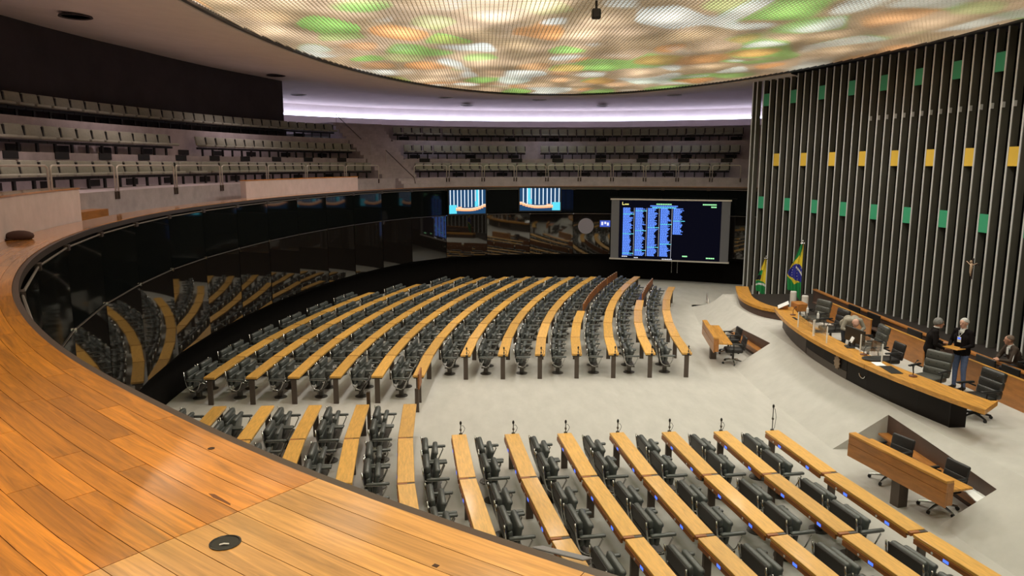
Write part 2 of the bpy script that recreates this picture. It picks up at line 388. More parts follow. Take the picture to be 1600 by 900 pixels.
mb = MB().m(M_LILAC); sweep(mb, ST0, ST1, [(7.25, 8.0), (7.25, 8.55), (12.6, 8.55), (12.6, 8.0)], n=3); mb.build('stair_landing', label='carpeted landing at the top of the gallery stair', kind='structure')

# ---- gallery back walls, cove and ceilings
E1A = [0, 6, 10, 14, 18, 22, 26, 32, 38, 90]; E1Z = [10.6, 10.62, 10.42, 10.24, 10.2, 10.36, 10.58, 10.76, 10.82, 10.8]
def e1z(a): return interp(a, E1A, E1Z)
mb = MB().m(M_DARKW); sweep(mb, 24.7, ALEN, [(7.25, 7.5), lambda a: (7.25, e1z(a) + .02), lambda a: (7.6, e1z(a) + .02), (7.6, 7.5)])
mb.build('wall_gallery_back', label='dark brown back wall behind the left gallery seats', kind='structure')
mb = MB().m(M_PLAST); sweep(mb, 0, 34, [(12.4, 8.5), (12.4, 9.22), (12.75, 9.22), (12.75, 8.5)])
sweep(mb, 0, 34, [(12.75, 9.0), (12.75, 10.0), (12.9, 10.0), (12.9, 9.0)])
mb.build('wall_cove', label='pale wall below the light cove at the back of the gallery', kind='structure')
M_LED = flat_emit('cove_light', (.72, .74, 1.0), 6.0)
mb = MB().m(M_LED); sweep(mb, 0, 34, [(12.42, 9.23), (12.42, 9.36), (12.50, 9.36), (12.50, 9.23)])
mb.build('cove_light_strip', label='long cool white light strip along the back of the gallery', cat='light strip')
# disc ellipse
DC, DA, DB = (1.03, .96), 10.58, 22.5
def disc(th, k=1.): return Vector((DC[0] + DA * k * math.cos(th), DC[1] + DB * k * math.sin(th)))
# ring ceiling: between the luminous disc and the gallery back
mb = MB().m(M_PLAST)
n = 200; vs = []; fs = []
def ray_to_e1(p):
    return p
arr = frange(0, ALEN, n)
for a in arr:
    q = P3(a, 7.4, e1z(a))
    th = math.atan2((q.y - DC[1]) / DB, (q.x - DC[0]) / DA); d = disc(th, 1.012)
    vs += [Vector((d.x, d.y, 10.03)), Vector((d.x, d.y, 9.93)), Vector((d.x + (q.x - d.x) * .06, d.y + (q.y - d.y) * .06, 9.95)), q]
for i in range(n):
    for j in range(3): fs.append((i * 4 + j, i * 4 + j + 1, (i + 1) * 4 + j + 1, (i + 1) * 4 + j))
mb.add(vs, fs); mb.build('ceiling', smooth=False, label='smooth plaster ceiling ring around the luminous ceiling', kind='structure')
mb = MB().m(M_PLAST); sweep(mb, 0, 34, [lambda a: (7.38, e1z(a)), lambda a: (7.38, e1z(a) + .16), (10.2, 10.25), (12.8, 9.95)], closed=False)
mb.build('ceiling_cove', label='grey plaster ceiling recess above the far gallery', kind='structure')
# roof lid so no sky shows
mb = MB().m(M_DARKW); mb.box(-30, 30, -40, 50, 11.6, 11.8); mb.build('ceiling_slab', label='dark slab above the ceiling', kind='structure')

# luminous ceiling
def ceiling_mat():
    m = bpy.data.materials.new('luminous_ceiling'); m.use_nodes = True; nt = m.node_tree; N = nt.nodes; L = nt.links
    for x in list(N): N.remove(x)
    out = N.new('ShaderNodeOutputMaterial'); em = N.new('ShaderNodeEmission'); L.new(em.outputs[0], out.inputs[0])
    tc = N.new('ShaderNodeTexCoord'); mp = N.new('ShaderNodeMapping'); mp.inputs['Scale'].default_value = (1 / 1.5, 1 / 2.3, 0)
    L.new(tc.outputs['Object'], mp.inputs[0])
    vo = N.new('ShaderNodeTexVoronoi'); vo.feature = 'SMOOTH_F1'; vo.inputs['Scale'].default_value = 1.; vo.inputs['Smoothness'].default_value = .6; vo.inputs['Randomness'].default_value = .7
    L.new(mp.outputs[0], vo.inputs['Vector'])
    sp = N.new('ShaderNodeSeparateColor'); L.new(vo.outputs['Color'], sp.inputs[0])
    def rng_(src, a, b, c=0., d=1.):
        q = N.new('ShaderNodeMapRange'); q.interpolation_type = 'SMOOTHSTEP'
        for k_, v_ in zip(('From Min', 'From Max', 'To Min', 'To Max'), (a, b, c, d)): q.inputs[k_].default_value = v_
        L.new(src, q.inputs[0]); return q.outputs[0]
    def mix_(f, a, col):
        q = N.new('ShaderNodeMix'); q.data_type = 'RGBA'; L.new(f, q.inputs[0])
        if isinstance(a, tuple): q.inputs[6].default_value = (*a, 1)
        else: L.new(a, q.inputs[6])
        q.inputs[7].default_value = (*col, 1); return q.outputs[2]
    nz = N.new('ShaderNodeTexNoise'); nz.inputs['Scale'].default_value = .55; nz.inputs['Detail'].default_value = 2; L.new(mp.outputs[0], nz.inputs['Vector'])
    c = mix_(rng_(nz.outputs['Fac'], .38, .62), (.52, .39, .24), (1., .76, .54))          # lamp-lit cream panels
    c = mix_(rng_(sp.outputs[1], .58, .74, 0, .85), c, (.36, .86, .20))                  # green lamps
    c = mix_(rng_(sp.outputs[0], .64, .80, 0, .80), c, (1., .46, .16))                   # orange lamps
    c = mix_(rng_(sp.outputs[2], .60, .78, 0, .85), c, (1.2, 1.35, 1.35))                 # cool white lamps
    n2 = N.new('ShaderNodeTexNoise'); n2.inputs['Scale'].default_value = .8; n2.inputs['Detail'].default_value = 1; L.new(mp.outputs[0], n2.inputs['Vector'])
    g1 = rng_(vo.outputs['Distance'], .05, .62, 1.9, .78); g2 = rng_(n2.outputs['Fac'], .32, .66, .62, 1.35)
    pm = N.new('ShaderNodeMath'); pm.operation = 'MULTIPLY'; L.new(g1, pm.inputs[0]); L.new(g2, pm.inputs[1]); st_ = pm.outputs[0]
    L.new(c, em.inputs['Color']); L.new(st_, em.inputs['Strength'])
    return m
M_LUM = ceiling_mat()
mb = MB().m(M_LUM); pts = [disc(2 * math.pi * i / 96) for i in range(96)]
mb.add([(p.x, p.y, 10.06) for p in pts], [tuple(range(96))[::-1]])
LUM = mb.build('luminous_ceiling', label='oval luminous ceiling glowing in cream, green and orange patches', kind='structure')
M_RIB = mat('rib', (.8, .74, .64), .5)
mb = MB().m(M_RIB); pit = .11
x = DC[0] - DA + pit
while x < DC[0] + DA - .02:
    h = DB * math.sqrt(max(0, 1 - ((x - DC[0]) / DA) ** 2)); mb.box(x - .007, x + .007, DC[1] - h, DC[1] + h, 10.015, 10.05); x += pit
y = DC[1] - DB + pit
while y < DC[1] + DB - .02:
    h = DA * math.sqrt(max(0, 1 - ((y - DC[1]) / DB) ** 2)); mb.box(DC[0] - h, DC[0] + h, y - .006, y + .006, 10.035, 10.05); y += pit * 1.6
mb.build('louvre_grid', LUM, kind='stuff')
mb = MB().m(M_BLACK); vs = []; fs = []
for i in range(97):
    a, b = disc(2 * math.pi * i / 96, 1.), disc(2 * math.pi * i / 96, 1.014); vs += [(a.x, a.y, 10.05), (a.x, a.y, 9.97), (b.x, b.y, 9.97)]
for i in range(96):
    for j in range(2): fs.append((i * 3 + j, i * 3 + j + 1, (i + 1) * 3 + j + 1, (i + 1) * 3 + j))
mb.add(vs, fs); mb.build('ceiling_rim', LUM)

# ---- slatted wall behind the presiding table
tt = [16.9 - i * .02 for i in range(1700)]; wl = [0.]
for i in range(1, len(tt)): wl.append(wl[-1] + math.hypot(tt[i] - tt[i - 1], wall_s(tt[i]) - wall_s(tt[i - 1])))
def wall_at(l):
    l = min(max(l, 0), wl[-1] - 1e-4); lo, hi = 0, len(wl) - 1
    while hi - lo > 1:
        m = (lo + hi) // 2
        if wl[m] <= l: lo = m
        else: hi = m
    u = (l - wl[lo]) / (wl[hi] - wl[lo]); t = tt[lo] + (tt[hi] - tt[lo]) * u
    s = wall_s(t); ds = wall_s(t - .05) - wall_s(t + .05); return Vector((s, t)), Vector((ds, -.1)).normalized()
mb = MB().m(M_FINB); vs = []; fs = []
K = 160
for i in range(K + 1):
    p, d = wall_at(wl[-1] * i / K); nn = Vector((-d.y, d.x)); q = p + nn * .62; q2 = p + nn * .8
    vs += [(q.x, q.y, 0), (q.x, q.y, 10.06), (q2.x, q2.y, 10.06), (q2.x, q2.y, 0)]
for i in range(K):
    for j in range(4): fs.append((i * 4 + j, i * 4 + (j + 1) % 4, (i + 1) * 4 + (j + 1) % 4, (i + 1) * 4 + j))
fs += [(0, 1, 2, 3), (K * 4 + 3, K * 4 + 2, K * 4 + 1, K * 4)]
mb.add(vs, fs)
WS = mb.build('wall_slats', label='tall curved wall of dark vertical slats with pale metal edges', kind='structure')
l0 = min(range(len(tt)), key=lambda i: abs(tt[i] - 15.98)); L0 = wl[l0]; PITCH = .455
me_fin = MB().m(M_FIN).box(-.03, .03, 0, .215, 0, 10.05).mesh('slat')
me_edge = MB().m(M_FINE).box(-.03, .03, -.02, 0, 0, 10.05).mesh('slat_edge')
me_clip = MB().m(M_WHITE).box(.03, .06, -.03, .06, 7.82, 7.98).mesh('slat_clip')
me_bg = MB().m(M_GREEN).box(.034, PITCH - .034, -.01, .05, -.27, .27).mesh('green_block')
me_by = MB().m(M_YELLOW).box(.034, PITCH - .034, -.01, .05, -.27, .27).mesh('yellow_block')
k = -2
while L0 + k * PITCH < wl[-1] - .3:
    p, d = wall_at(L0 + (k - .5) * PITCH); nn = Vector((-d.y, d.x))
    M = Matrix(((d.x, nn.x, 0, p.x), (d.y, nn.y, 0, p.y), (0, 0, 1, 0), (0, 0, 0, 1)))
    o = put('slat', me_fin, WS); o.matrix_local = M
    put('slat_edge', me_edge, o)
    if k > 14: put('slat_clip', me_clip, o)
    if k % 4 == 0 and k >= 0:
        for z in (9.11, 4.50): g = put('green_block', me_bg, WS); g.matrix_local = M @ Matrix.Translation((0, 0, z))
    if k % 4 == 2 and k >= 0:
        g = put('yellow_block', me_by, WS); g.matrix_local = M @ Matrix.Translation((0, 0, 6.44))
    k += 1

# ================================================================== FLOOR DESKS AND CHAIRS
ROWS = 13; RP = 1.085; S00 = 3.17; RAD = 42.
def row_s(i, t): return S00 - RP * i + t * t / (2 * RAD)
def row_rz(t): return -math.atan(t / RAD)          # local +y follows the row, local +x faces the dais
MOD = 2.17

def make_chair():
    root = empty('plenary_chair')
    Tb = Matrix.Translation((-.155, 0, .41)) @ Matrix.Rotation(R(-6), 4, 'Y')
    b = MB().m(M_LEATH)
    b.rbox(.035, 0, .075, .085, .66, .16, .035, 2, Tb).rbox(.035, 0, .21, .085, .66, .14, .035, 2, Tb).rbox(.035, 0, .345, .10, .66, .15, .04, 2, Tb)
    b.build('backrest', root, smooth=True)
    b = MB().m(M_SHELL); b.rbox(-.02, 0, .28, .03, .69, .25, .013, 1, Tb).rbox(-.02, 0, .08, .03, .67, .14, .013, 1, Tb); b.build('back_shell', root)
    Ts = Matrix.Translation((-.035, 0, .37)) @ Matrix.Rotation(R(-80), 4, 'Y')
    b = MB().m(M_LEATH); b.rbox(.19, 0, .0, .38, .60, .085, .038, 2, Ts).rbox(.345, 0, -.015, .08, .60, .08, .036, 2, Ts); b.build('seat', root, smooth=True)
    for sg in (-1, 1):
        b = MB().m(M_LEATH); b.rbox(.03, sg * .375, .60, .42, .075, .05, .022, 2); b.build('armrest', root, smooth=True)
        b = MB().m(M_CHROME)
        b.tube([(-.245, sg * .35, .82), (-.225, sg * .355, .65), (-.20, sg * .355, .50), (-.16, sg * .35, .38), (-.08, sg * .34, .31), (.04, sg * .34, .28)], .015, 6)
        b.tube([(-.215, sg * .36, .57), (-.10, sg * .38, .575), (.16, sg * .38, .575), (.19, sg * .38, .54), (.10, sg * .36, .34), (.02, sg * .34, .28)], .013, 6)
        b.build('side_frame', root, smooth=True)
    b = MB().m(M_STEEL); b.box(-.12, .10, -.34, .34, .25, .29).rbox(-.02, 0, .14, .12, .14, .24, .02, 1).lathe([(.17, 0), (.17, .015), (.06, .03)], (-.02, 0, 0), 16)
    b.build('pedestal', root)
    return root
CH = make_chair(); used = [False]
def place_chair(x, y, rz, label, group):
    if not used[0]: o = CH; used[0] = True
    else: o = copy_tree(CH)
    o.location = (x, y, 0); o.rotation_euler = (0, 0, rz); tag(o, label, 'chair', group); return o

def desk_meshes(length):
    h = length / 2 - .03
    d = {}
    d['top'] = MB().m(M_WOOD).rbox(0, 0, .722, .30, 2 * h, .056, .006, 1).mesh('desk_top')
    d['rail'] = MB().m(M_STEEL).box(-.13, .13, -h + .02, h - .02, .66, .694).mesh('desk_rail')
    d['join'] = MB().m(M_WOODE).box(-.148, .02, h - .001, h + .06, .69, .742).m(M_STEEL).box(.02, .148, h - .001, h + .06, .70, .738).mesh('desk_joint')
    d['cons'] = MB().m(M_WOODE).box(-.162, -.13, -h + .03, h - .03, .615, .690).mesh('console_strip')
    d['scr'] = MB().m(M_BLUE).box(-.165, -.161, -.05, .05, .63, .675).mesh('voting_screen')
    d['btn'] = MB().m(M_WHITE).cyl((-.161, 0, .65), (-.167, 0, .65), .02, n=8).mesh('voting_button')
    d['leg'] = MB().m(M_LEG).box(-.065, .065, -.025, .025, 0, .665).mesh('desk_leg')
    d['flap'] = MB().m(M_WOODE).box(.05, .085, -h, h, .62, .99).mesh('upright_flap')
    d['dot'] = MB().m(M_WHITE).cyl((.067, 0, .99), (.067, 0, 1.01), .018, n=8).mesh('flap_light')
    d['h'] = h
    return d
DM = {}
def place_desk(row, t0, length, sg, label, group, near, last, flap=False):
    key = round(length, 2)
    if key not in DM: DM[key] = desk_meshes(length)
    d = DM[key]; h = d['h']; tc_ = t0 + sg * length / 2
    root = empty('bench_desk', (row_s(row, tc_), tc_, 0), row_rz(tc_), label=label, cat='desk', group=group)
    if flap:
        f = put('upright_flap', d['flap'], root)
        for q in range(5): put('flap_light', d['dot'], f, (0, -h + .2 + q * (2 * h - .4) / 4, 0))
    else: put('desk_top', d['top'], root)
    put('desk_rail', d['rail'], root)
    put('desk_leg', d['leg'], root, (0, -sg * (h - .03), 0))
    if last: put('desk_leg', d['leg'], root, (0, sg * (h - .03), 0))
    elif not flap:
        j = put('desk_joint', d['join'], root)
        if sg < 0: j.location = (0, -2 * h - .059, 0)
    if near:
        cst = put('console_strip', d['cons'], root)
        for q in (-.62, .42):
            put('voting_screen', d['scr'], cst, (0, q, 0)); put('voting_button', d['btn'], cst, (0, q + .25, 0))
    return root, tc_
far_n = [5.5, 6, 7, 7, 7, 7, 7, 8, 8, 8, 8, 7, 6]
near_n = [3, 3, 3, 3, 3, 3, 2, 3, 2, 2, 2, 1, 0]
for row in range(ROWS):
    wide = row <= 6
    for blk, cnt, sg in (('far', far_n[row], 1), ('near', near_n[row], -1)):
        start = (3.0 if wide else .92) if sg > 0 else (-3.35 if wide else -1.35)
        k = 0; rest = cnt
        while rest > .01:
            ln = MOD if rest >= 1 else MOD * rest
            t0 = start + sg * k * MOD
            flap = blk == 'far' and ((row == 3 and k >= 3) or (row == 1 and k >= 4))
            last = rest <= 1
            what = 'upright brown desk flap' if flap else 'wooden desk section'
            lb = f'{what}, {ordn(k + 1)} from aisle, {ordn(row + 1)} row from the dais, {blk} block'
            root, tc_ = place_desk(row, t0, ln, sg, lb, f'desks of the {blk} block', blk == 'near', last, flap)
            offs = (-.42, .42) if rest >= 1 else (0.,)
            if True:
                for q in sorted(offs, key=lambda v: sg * v):
                    tq = tc_ + q; rz = row_rz(tq); sx = row_s(row, tq) - .54
                    ci = 2 * k + (1 if sg * q <= 0 else 2)
                    place_chair(sx + 0, tq, rz + R(random.uniform(-1.2, 1.2)), f'black leather chair, {ordn(ci)} from the aisle, {ordn(row + 1)} row from the dais, {blk} block', f'tip-up chairs of the {blk} block')
            k += 1; rest -= 1

# upright board at the aisle end of the eighth row
x0 = row_s(7, .5)
b = MB().m(M_WOODE).box(.03, .07, -.33, .33, .60, 1.0); o = b.build('end_board', None, loc=(x0 + .02, .52, 0), rz=row_rz(.5), label='upright brown board closing the aisle end of the eighth desk row', cat='board')
b = MB().m(M_LEG).box(-.05, .05, -.33, -.27, 0, .62); b.build('board_leg', o)

# microphones at the aisle ends
def mic(x, y, z, h, label, group):
    r = empty('aisle_microphone', (x, y, z), label=label, cat='microphone', group=group)
    b = MB().m(M_BLACK); b.rbox(0, 0, .03, .07, .05, .06, .01, 1).cyl((0, 0, .05), (0, 0, h), .009, n=6); b.build('stand', r)
    b = MB().m(M_BLACK); b.ell((0, 0, h + .035), (.024, .024, .045), 10, 6); b.build('capsule', r, smooth=True)
    b = MB().m(M_RUBBER); b.tube([(.0, 0, h - .02), (.05, .03, h - .03), (.085, .04, h * .6), (.06, .03, .08), (.02, .02, .04)], .005, 5); b.build('cable', r, smooth=True)
    b = MB().m(M_STEEL); b.rbox(0, 0, h * .55, .04, .04, .05, .01, 1); b.build('clamp', r)
for row in range(7):
    mic(row_s(row, -3.42) + .02, -3.33 + .02, .69, .24 if row else .52, f'{"tall" if row == 0 else "short"} black microphone on the near desk end, {ordn(row + 1)} row from the dais', 'aisle microphones')
    mic(row_s(row, 3.05) + .02, 3.0, .69, .22, f'short black microphone on the far desk end, {ordn(row + 1)} row from the dais', 'aisle microphones')
# black tablet on a pole, near row
r = empty('voting_post', (row_s(8, -1.2) + .1, -1.2, 0), label='black tilted tablet on a post at the near aisle end of the ninth row', cat='tablet')
MB().m(M_LEG).box(-.04, .04, -.04, .04, 0, 1.0).build('post', r)
MB().m(M_BLACK).rbox(0, 0, 0, .03, .24, .42, .01, 1, Matrix.Translation((-.10, -.02, 1.12)) @ Matrix.Rotation(R(32), 4, 'Y') @ Matrix.Rotation(R(20), 4, 'X')).build('tablet', r)
# grey panel lying across desk and chair near the ledge
M_GREY = mat('grey_board', (.27, .26, .27), .5)
MB().m(M_GREY).rbox(0, 0, 0, .75, .38, .03, .01, 1, Matrix.Rotation(R(-24), 4, 'X')).build('grey_board', None, loc=(-1.62, -8.45, .93), rz=R(-28), label='grey board lying across a desk end beside the wooden ledge', cat='board')

# ================================================================== GALLERY SEATS, RAILS, BLOCKS
def frame_at(a, off, z):
    p, t = at(a, off); n = Vector((-t.y, t.x))      # n points into the chamber
    return Matrix(((n.x, -n.y, 0, p.x), (n.y, n.x, 0, p.y), (0, 0, 1, z), (0, 0, 0, 1)))
def make_seat(up):
    r = empty('gallery_seat')
    Tb = Matrix.Translation((-.20, 0, .42)) @ Matrix.Rotation(R(-10), 4, 'Y')
    MB().m(M_SEAT).rbox(0, 0, .20, .08, .48, .38, .03, 2, Tb).build('backrest', r, smooth=True)
    if up: MB().m(M_SEAT).rbox(-.08, 0, .60, .08, .45, .42, .03, 2).build('seat', r, smooth=True)
    else: MB().m(M_SEAT).rbox(.03, 0, .42, .44, .46, .09, .03, 2).build('seat', r, smooth=True)
    MB().m(M_VENT).box(-.25, -.19, .245, .285, .40, .76).build('arm_bracket', r)
    MB().m(M_VENT).box(-.20, -.10, -.265, .265, .28, .36).box(-.18, -.12, -.03, .03, 0, .30).build('support', r)
    return r
G0, G1 = make_seat(False), make_seat(True); gused = {0: False, 1: False}
def place_seat(M, up, label, group):
    k = 1 if up else 0; src = (G0, G1)[k]
    if not gused[k]: o = src; gused[k] = True
    else: o = copy_tree(src)
    o.matrix_local = M; tag(o, label, 'seat', group)
SEATOFF = [3.55, 4.98, 6.38]
TN = ['front', 'middle', 'top']
secs = [(0, 'left', 23.0, 45.2), (0, 'right', 21.2, 6.35), (1, 'left', 23.0, 31.8), (1, 'far left', 33.3, 41.5), (1, 'right', 21.2, 16.0), (1, 'far right', 15.55, 6.1),
        (2, 'left', 23.0, 39.8), (2, 'right', 21.2, 6.0)]
for tier, nm, a0, a1 in secs:
    off = SEATOFF[tier]; sgn = 1 if a1 > a0 else -1; a = a0 + sgn * .2; i = 0
    while (a1 - a) * sgn > .2:
        i += 1; up = (tier == 0 and nm == 'left' and i in (1, 2, 3, 4, 5, 6, 19, 21))
        pt = interp(a, [0, 22, 23.2, 34, 42, 46], [.545, .545, .60, .70, .88, .92])      # seats get wider towards the left end
        place_seat(frame_at(a, off, TF[tier]) @ Matrix.Diagonal((1, pt / .545, 1, 1)), up, f'grey gallery seat, {ordn(i)} from the stair end, {TN[tier]} tier, {nm} section' + (', tipped up' if up else ''), f'{TN[tier]} tier gallery seats')
        st = .3; p0 = at(a, off)[0]; b2 = a + sgn * st
        while (at(b2, off)[0] - p0).length < pt: b2 += sgn * .01
        a = b2
# vents on the risers
me_v = MB().m(M_VENT).box(0, .03, -.32, .32, -.10, .10).mesh('riser_vent')
for nm in ('gallery_tiers_left', 'gallery_tiers_right'):
    root = bpy.data.objects[nm]; rng2 = (23.6, 46) if nm.endswith('left') else (6.5, 20.8)
    for off, z in ((4.25, TF[0] + .95), (4.25, TF[0] + .14), (5.65, TF[1] + .16), (7.25, TF[2] + .16)):
        a = rng2[0] + (.5 if z > 6 else 1.2)
        while a < rng2[1]:
            v = put('riser_vent', me_v, root); v.matrix_local = frame_at(a, off - .0, z); a += 1.95
# rails
def rail(a0, a1, label):
    off = 1.93; pts = []; zt = 6.19; zb = 5.30; rr = .09; ra = .1
    P = lambda a, z: P3(a, off, z)
    r = empty('guard_rail', P((a0 + a1) / 2, zb), label=label, cat='railing', group='gallery guard rails')
    path = [P(a0, zb), P(a0, zt - rr), P(a0 + ra * .15, zt - rr * .45), P(a0 + ra * .5, zt - .02), P(a0 + ra, zt)] + [P(x, zt) for x in frange(a0 + ra, a1 - ra, 6)[1:-1]] + [P(a1 - ra, zt), P(a1 - ra * .5, zt - .02), P(a1 - ra * .15, zt - rr * .45), P(a1, zt - rr), P(a1, zb)]
    q = Vector(r.location); b = MB().m(M_RAIL); b.tube([p - q for p in path], .024, 7); b.build('rail_tube', r, smooth=True)
    for a in (a0, a1):
        b = MB().m(M_BRONZE); b.cyl(P(a, zb) - q, P(a, zb + .2) - q, .034, n=8); b.build('rail_foot', r)
ra_ = [5.75 + i * 1.625 for i in range(11)]
for i in range(10): rail(ra_[i] + .06, ra_[i + 1] - .06, f'metal guard rail, {ordn(10 - i)} from the stair, right gallery section')
rb = [23.85, 26.2, 29.0, 31.9, 35.0, 37.9, 41.1, 44.3, 47.4]
for i in range(8): rail(rb[i] + .07, rb[i + 1] - .07, f'metal guard rail, {ordn(i + 1)} from the stair, left gallery section')
# stair handrails
def handrail(a, pts, label):
    r = empty('stair_handrail', P3(a, pts[0][0], pts[0][1]), label=label, cat='handrail', group='stair handrails'); q = Vector(r.location)
    MB().m(M_BRONZE).tube([P3(a, o, z) - q for o, z in pts], .022, 6).build('bar', r, smooth=True)
    MB().m(M_RAIL).tube([P3(a, pts[-1][0], pts[-1][1]) - q, P3(a, pts[-1][0] + .02, pts[-1][1] - .85) - q], .014, 6).build('post', r)
handrail(22.15, [(1.5, 5.25), (1.6, 5.55), (4.1, 7.0)], 'dark sloping handrail on the lower gallery stair')
handrail(22.55, [(5.2, 7.6), (7.4, 9.0)], 'pale sloping handrail on the upper gallery stair')
r = empty('stair_post', P3(22.5, 4.6, 6.5), label='thin metal post halfway up the gallery stair', cat='post'); MB().m(M_RAIL).cyl((0, 0, 0), (0, 0, 1.05), .014, n=6).build('rod', r)
# parapet blocks with wooden cap
for a0, a1, z, dpt, lb in ((46.0, 53.0, 5.72, .5, 'pale lilac parapet block with wooden cap at the left frame edge'), (26.9, 35.6, 5.66, .2, 'long pale lilac parapet block with thin wooden cap before the left gallery')):
    m0 = (a0 + a1) / 2; r = empty('parapet_block', P3(m0, 1.2, 4.45), label=lb, cat='parapet'); q = Matrix.Translation(-Vector(r.location))
    b = MB().m(mat('parapet_carpet', (.64, .52, .53), .95, spec=.1, var=.1, scale=3, bump=.2, bscale=60)); sweep(b, a0, a1, [(.72, 4.45), (.72, z), (.72 + dpt, z), (.72 + dpt, 4.45)]); o = b.build('body', r); o.matrix_parent_inverse = q
    b = MB().m(M_LEDGE); sweep(b, a0, a1, [(.70, z), (.70, z + .03), (.74 + dpt, z + .03), (.74 + dpt, z)]); o = b.build('cap', r); o.matrix_parent_inverse = q
r = empty('walkway_bench', P3(44.2, 1.6, 4.45), label='low brown wooden bench behind the ledge beside the parapet block', cat='bench')
b = MB().m(M_PANELW); sweep(b, 42.6, 45.95, [(1.45, 4.45), (1.45, 5.13), (1.85, 5.13), (1.85, 4.45)]); o = b.build('bench_body', r); o.matrix_parent_inverse = Matrix.Translation(-Vector(r.location))
b = MB().m(mat('cap_cloth', (.07, .03, .025), .9)); b.ell((0, 0, .05), (.20, .16, .085), 16, 8).ell((.16, .05, .012), (.16, .13, .014), 14, 6)
b.build('cloth_cap', None, loc=(-9.78, -6.3, LZ), rz=R(200), smooth=True, label='dark brown cap lying on the ledge by the parapet block', cat='cap')
# ring downlights
for i, (a, o) in enumerate([(27.0, 5.0), (39.5, 3.6), (23.2, 9.0), (19.5, 6.0), (18.2, 10.5), (15.5, 6.3), (12.8, 10.5), (9.6, 5.6)]):
    z = e1z(a) - .045 if o < 7 else 10.1
    if o < 7: z = 9.95 + (e1z(a) - 9.95) * (o - 0) / 7.3 - .04
    p = P3(a, o, z); r = empty('recessed_light', p, label=f'round recessed ceiling light ring, {ordn(i + 1)} along the ceiling edge from the left' if False else f'round recessed light in the plaster ceiling above the {["left seats", "near left seats", "stair cove", "stair", "cove left of centre", "far seats", "cove right of centre", "right far seats"][i]}', cat='ceiling light', group='recessed lights')
    MB().m(M_DARKW if i < 2 else M_WHITE).lathe([(.42, .02), (.44, -.02), (.40, -.03), (.36, .0)], (0, 0, 0), 24).build('trim_ring', r)
    MB().m(M_DARKW).lathe([(.36, .0), (.0, .004)], (0, 0, 0), 24).build('lens', r)
r = empty('ceiling_camera', (0.0, .3, 9.72), label='small black camera hanging from the luminous ceiling', cat='camera')
MB().m(M_BLACK).cyl((0, 0, .1), (0, 0, .3), .03, n=8).build('stem', r); MB().m(M_BLACK).rbox(0, 0, 0, .22, .16, .24, .04, 2).build('body', r)

# ================================================================== SCREENS
def plane_frame(pl, pr):
    d = Vector((pr[0] - pl[0], pr[1] - pl[1])); w_ = d.length; d.normalize(); n = Vector((d.y, -d.x))   # n towards the viewer side
    return d, n, w_
def vote_panel(pl, pr, z0, z1, label):
    d, n, W_ = plane_frame(pl, pr); H_ = z1 - z0
    r = empty('vote_panel', (0, 0, 0), label=label, cat='screen', group='voting result panels')
    r.matrix_local = Matrix(((d.x, 0, n.x, pl[0]), (d.y, 0, n.y, pl[1]), (0, 1, 0, z0), (0, 0, 0, 1)))   # x right, y up, z to the viewer
    Mg = mat('panel_grey', (.13, .13, .14), .5); fr = .42
    for xa in (0, W_ - fr): MB().m(Mg).box(xa, xa + fr, 0, H_, -.2, .04).build('side_column', r)
    for ya in (H_, -.07): MB().m(M_RAIL).box(-.05, W_ + .05, ya, ya + .07, -.22, .08).build('frame_bar', r)
    b = MB().m(M_SCREEN); b.box(fr, W_ - fr, 0, H_, -.15, 0); sf = b.build('screen_face', r)
    rg = random.Random(5); sw = W_ - 2 * fr
    bl = MB().m(flat_emit('text_blue', (.12, .27, .95), 1.0)); cy = MB().m(flat_emit('text_cyan', (.12, .62, .80), 1.0)); gr = MB().m(flat_emit('text_green', (.35, .85, .40), 1.0)); wh = MB().m(flat_emit('text_white', (.75, .75, .85), .9))
    ye = MB().m(flat_emit('text_yellow', (.9, .8, .25), 1.0))
    X = lambda u: fr + u * sw
    Y = lambda v: H_ * (1 - v)
    for c in range(5):
        x0 = .035 + c * .125; v0 = .13; nrow = 56; v1 = .95; nr = nrow if c < 4 else 30
        for k in range(nr):
            va = v0 + (v1 - v0) * k / nrow; vb = va + (v1 - v0) / nrow * .80
            ln = .070 + .035 * abs(math.sin(k * .37 + c)) * rg.random() + rg.uniform(-.004, .008)
            hit = (k * 7 + c * 5) % 23 == 3
            tgt = cy if hit else bl
            e = x0 + (.118 if hit else ln)
            # a line of writing is a run of short words
            u = x0 + .004
            while u < e:
                wv = min(rg.uniform(.010, .024), e - u); tgt.box(X(u), X(u + wv), Y(vb), Y(va), 0, .006); u += wv + .0028
        if c: wh.box(X(x0 - .010), X(x0 - .008), Y(v1), Y(v0), 0, .006)
    wh.box(X(4 * .125 + .025), X(4 * .125 + .027), Y(.98), Y(.5), 0, .006)
    # heading lines
    for (u0, u1, v, h_, tg) in ((.37, .52, .055, .018, gr), (.31, .58, .085, .02, bl), (.33, .565, .112, .018, cy), (.82, .95, .05, .02, gr), (.90, .95, .09, .02, gr), (.64, .69, .92, .022, gr), (.87, .95, .94, .02, gr), (.035, .09, .96, .014, wh), (.16, .20, .975, .014, wh), (.44, .54, .985, .012, wh)):
        u = u0
        while u < u1:
            wv = min(rg.uniform(.010, .022), u1 - u); tg.box(X(u), X(u + wv), Y(v + h_), Y(v), 0, .006); u += wv + .003
    ye.box(X(.028), X(.034), Y(.085), Y(.035), 0, .006).box(X(.028), X(.052), Y(.085), Y(.075), 0, .006)
    for q in range(4): ye.box(X(.056 + q * .010), X(.063 + q * .010), Y(.083), Y(.062), 0, .006)
    for mbx, nm in ((bl, 'names_blue'), (cy, 'names_cyan'), (gr, 'text_green'), (wh, 'text_white'), (ye, 'logo_yellow')): mbx.build(nm, sf)
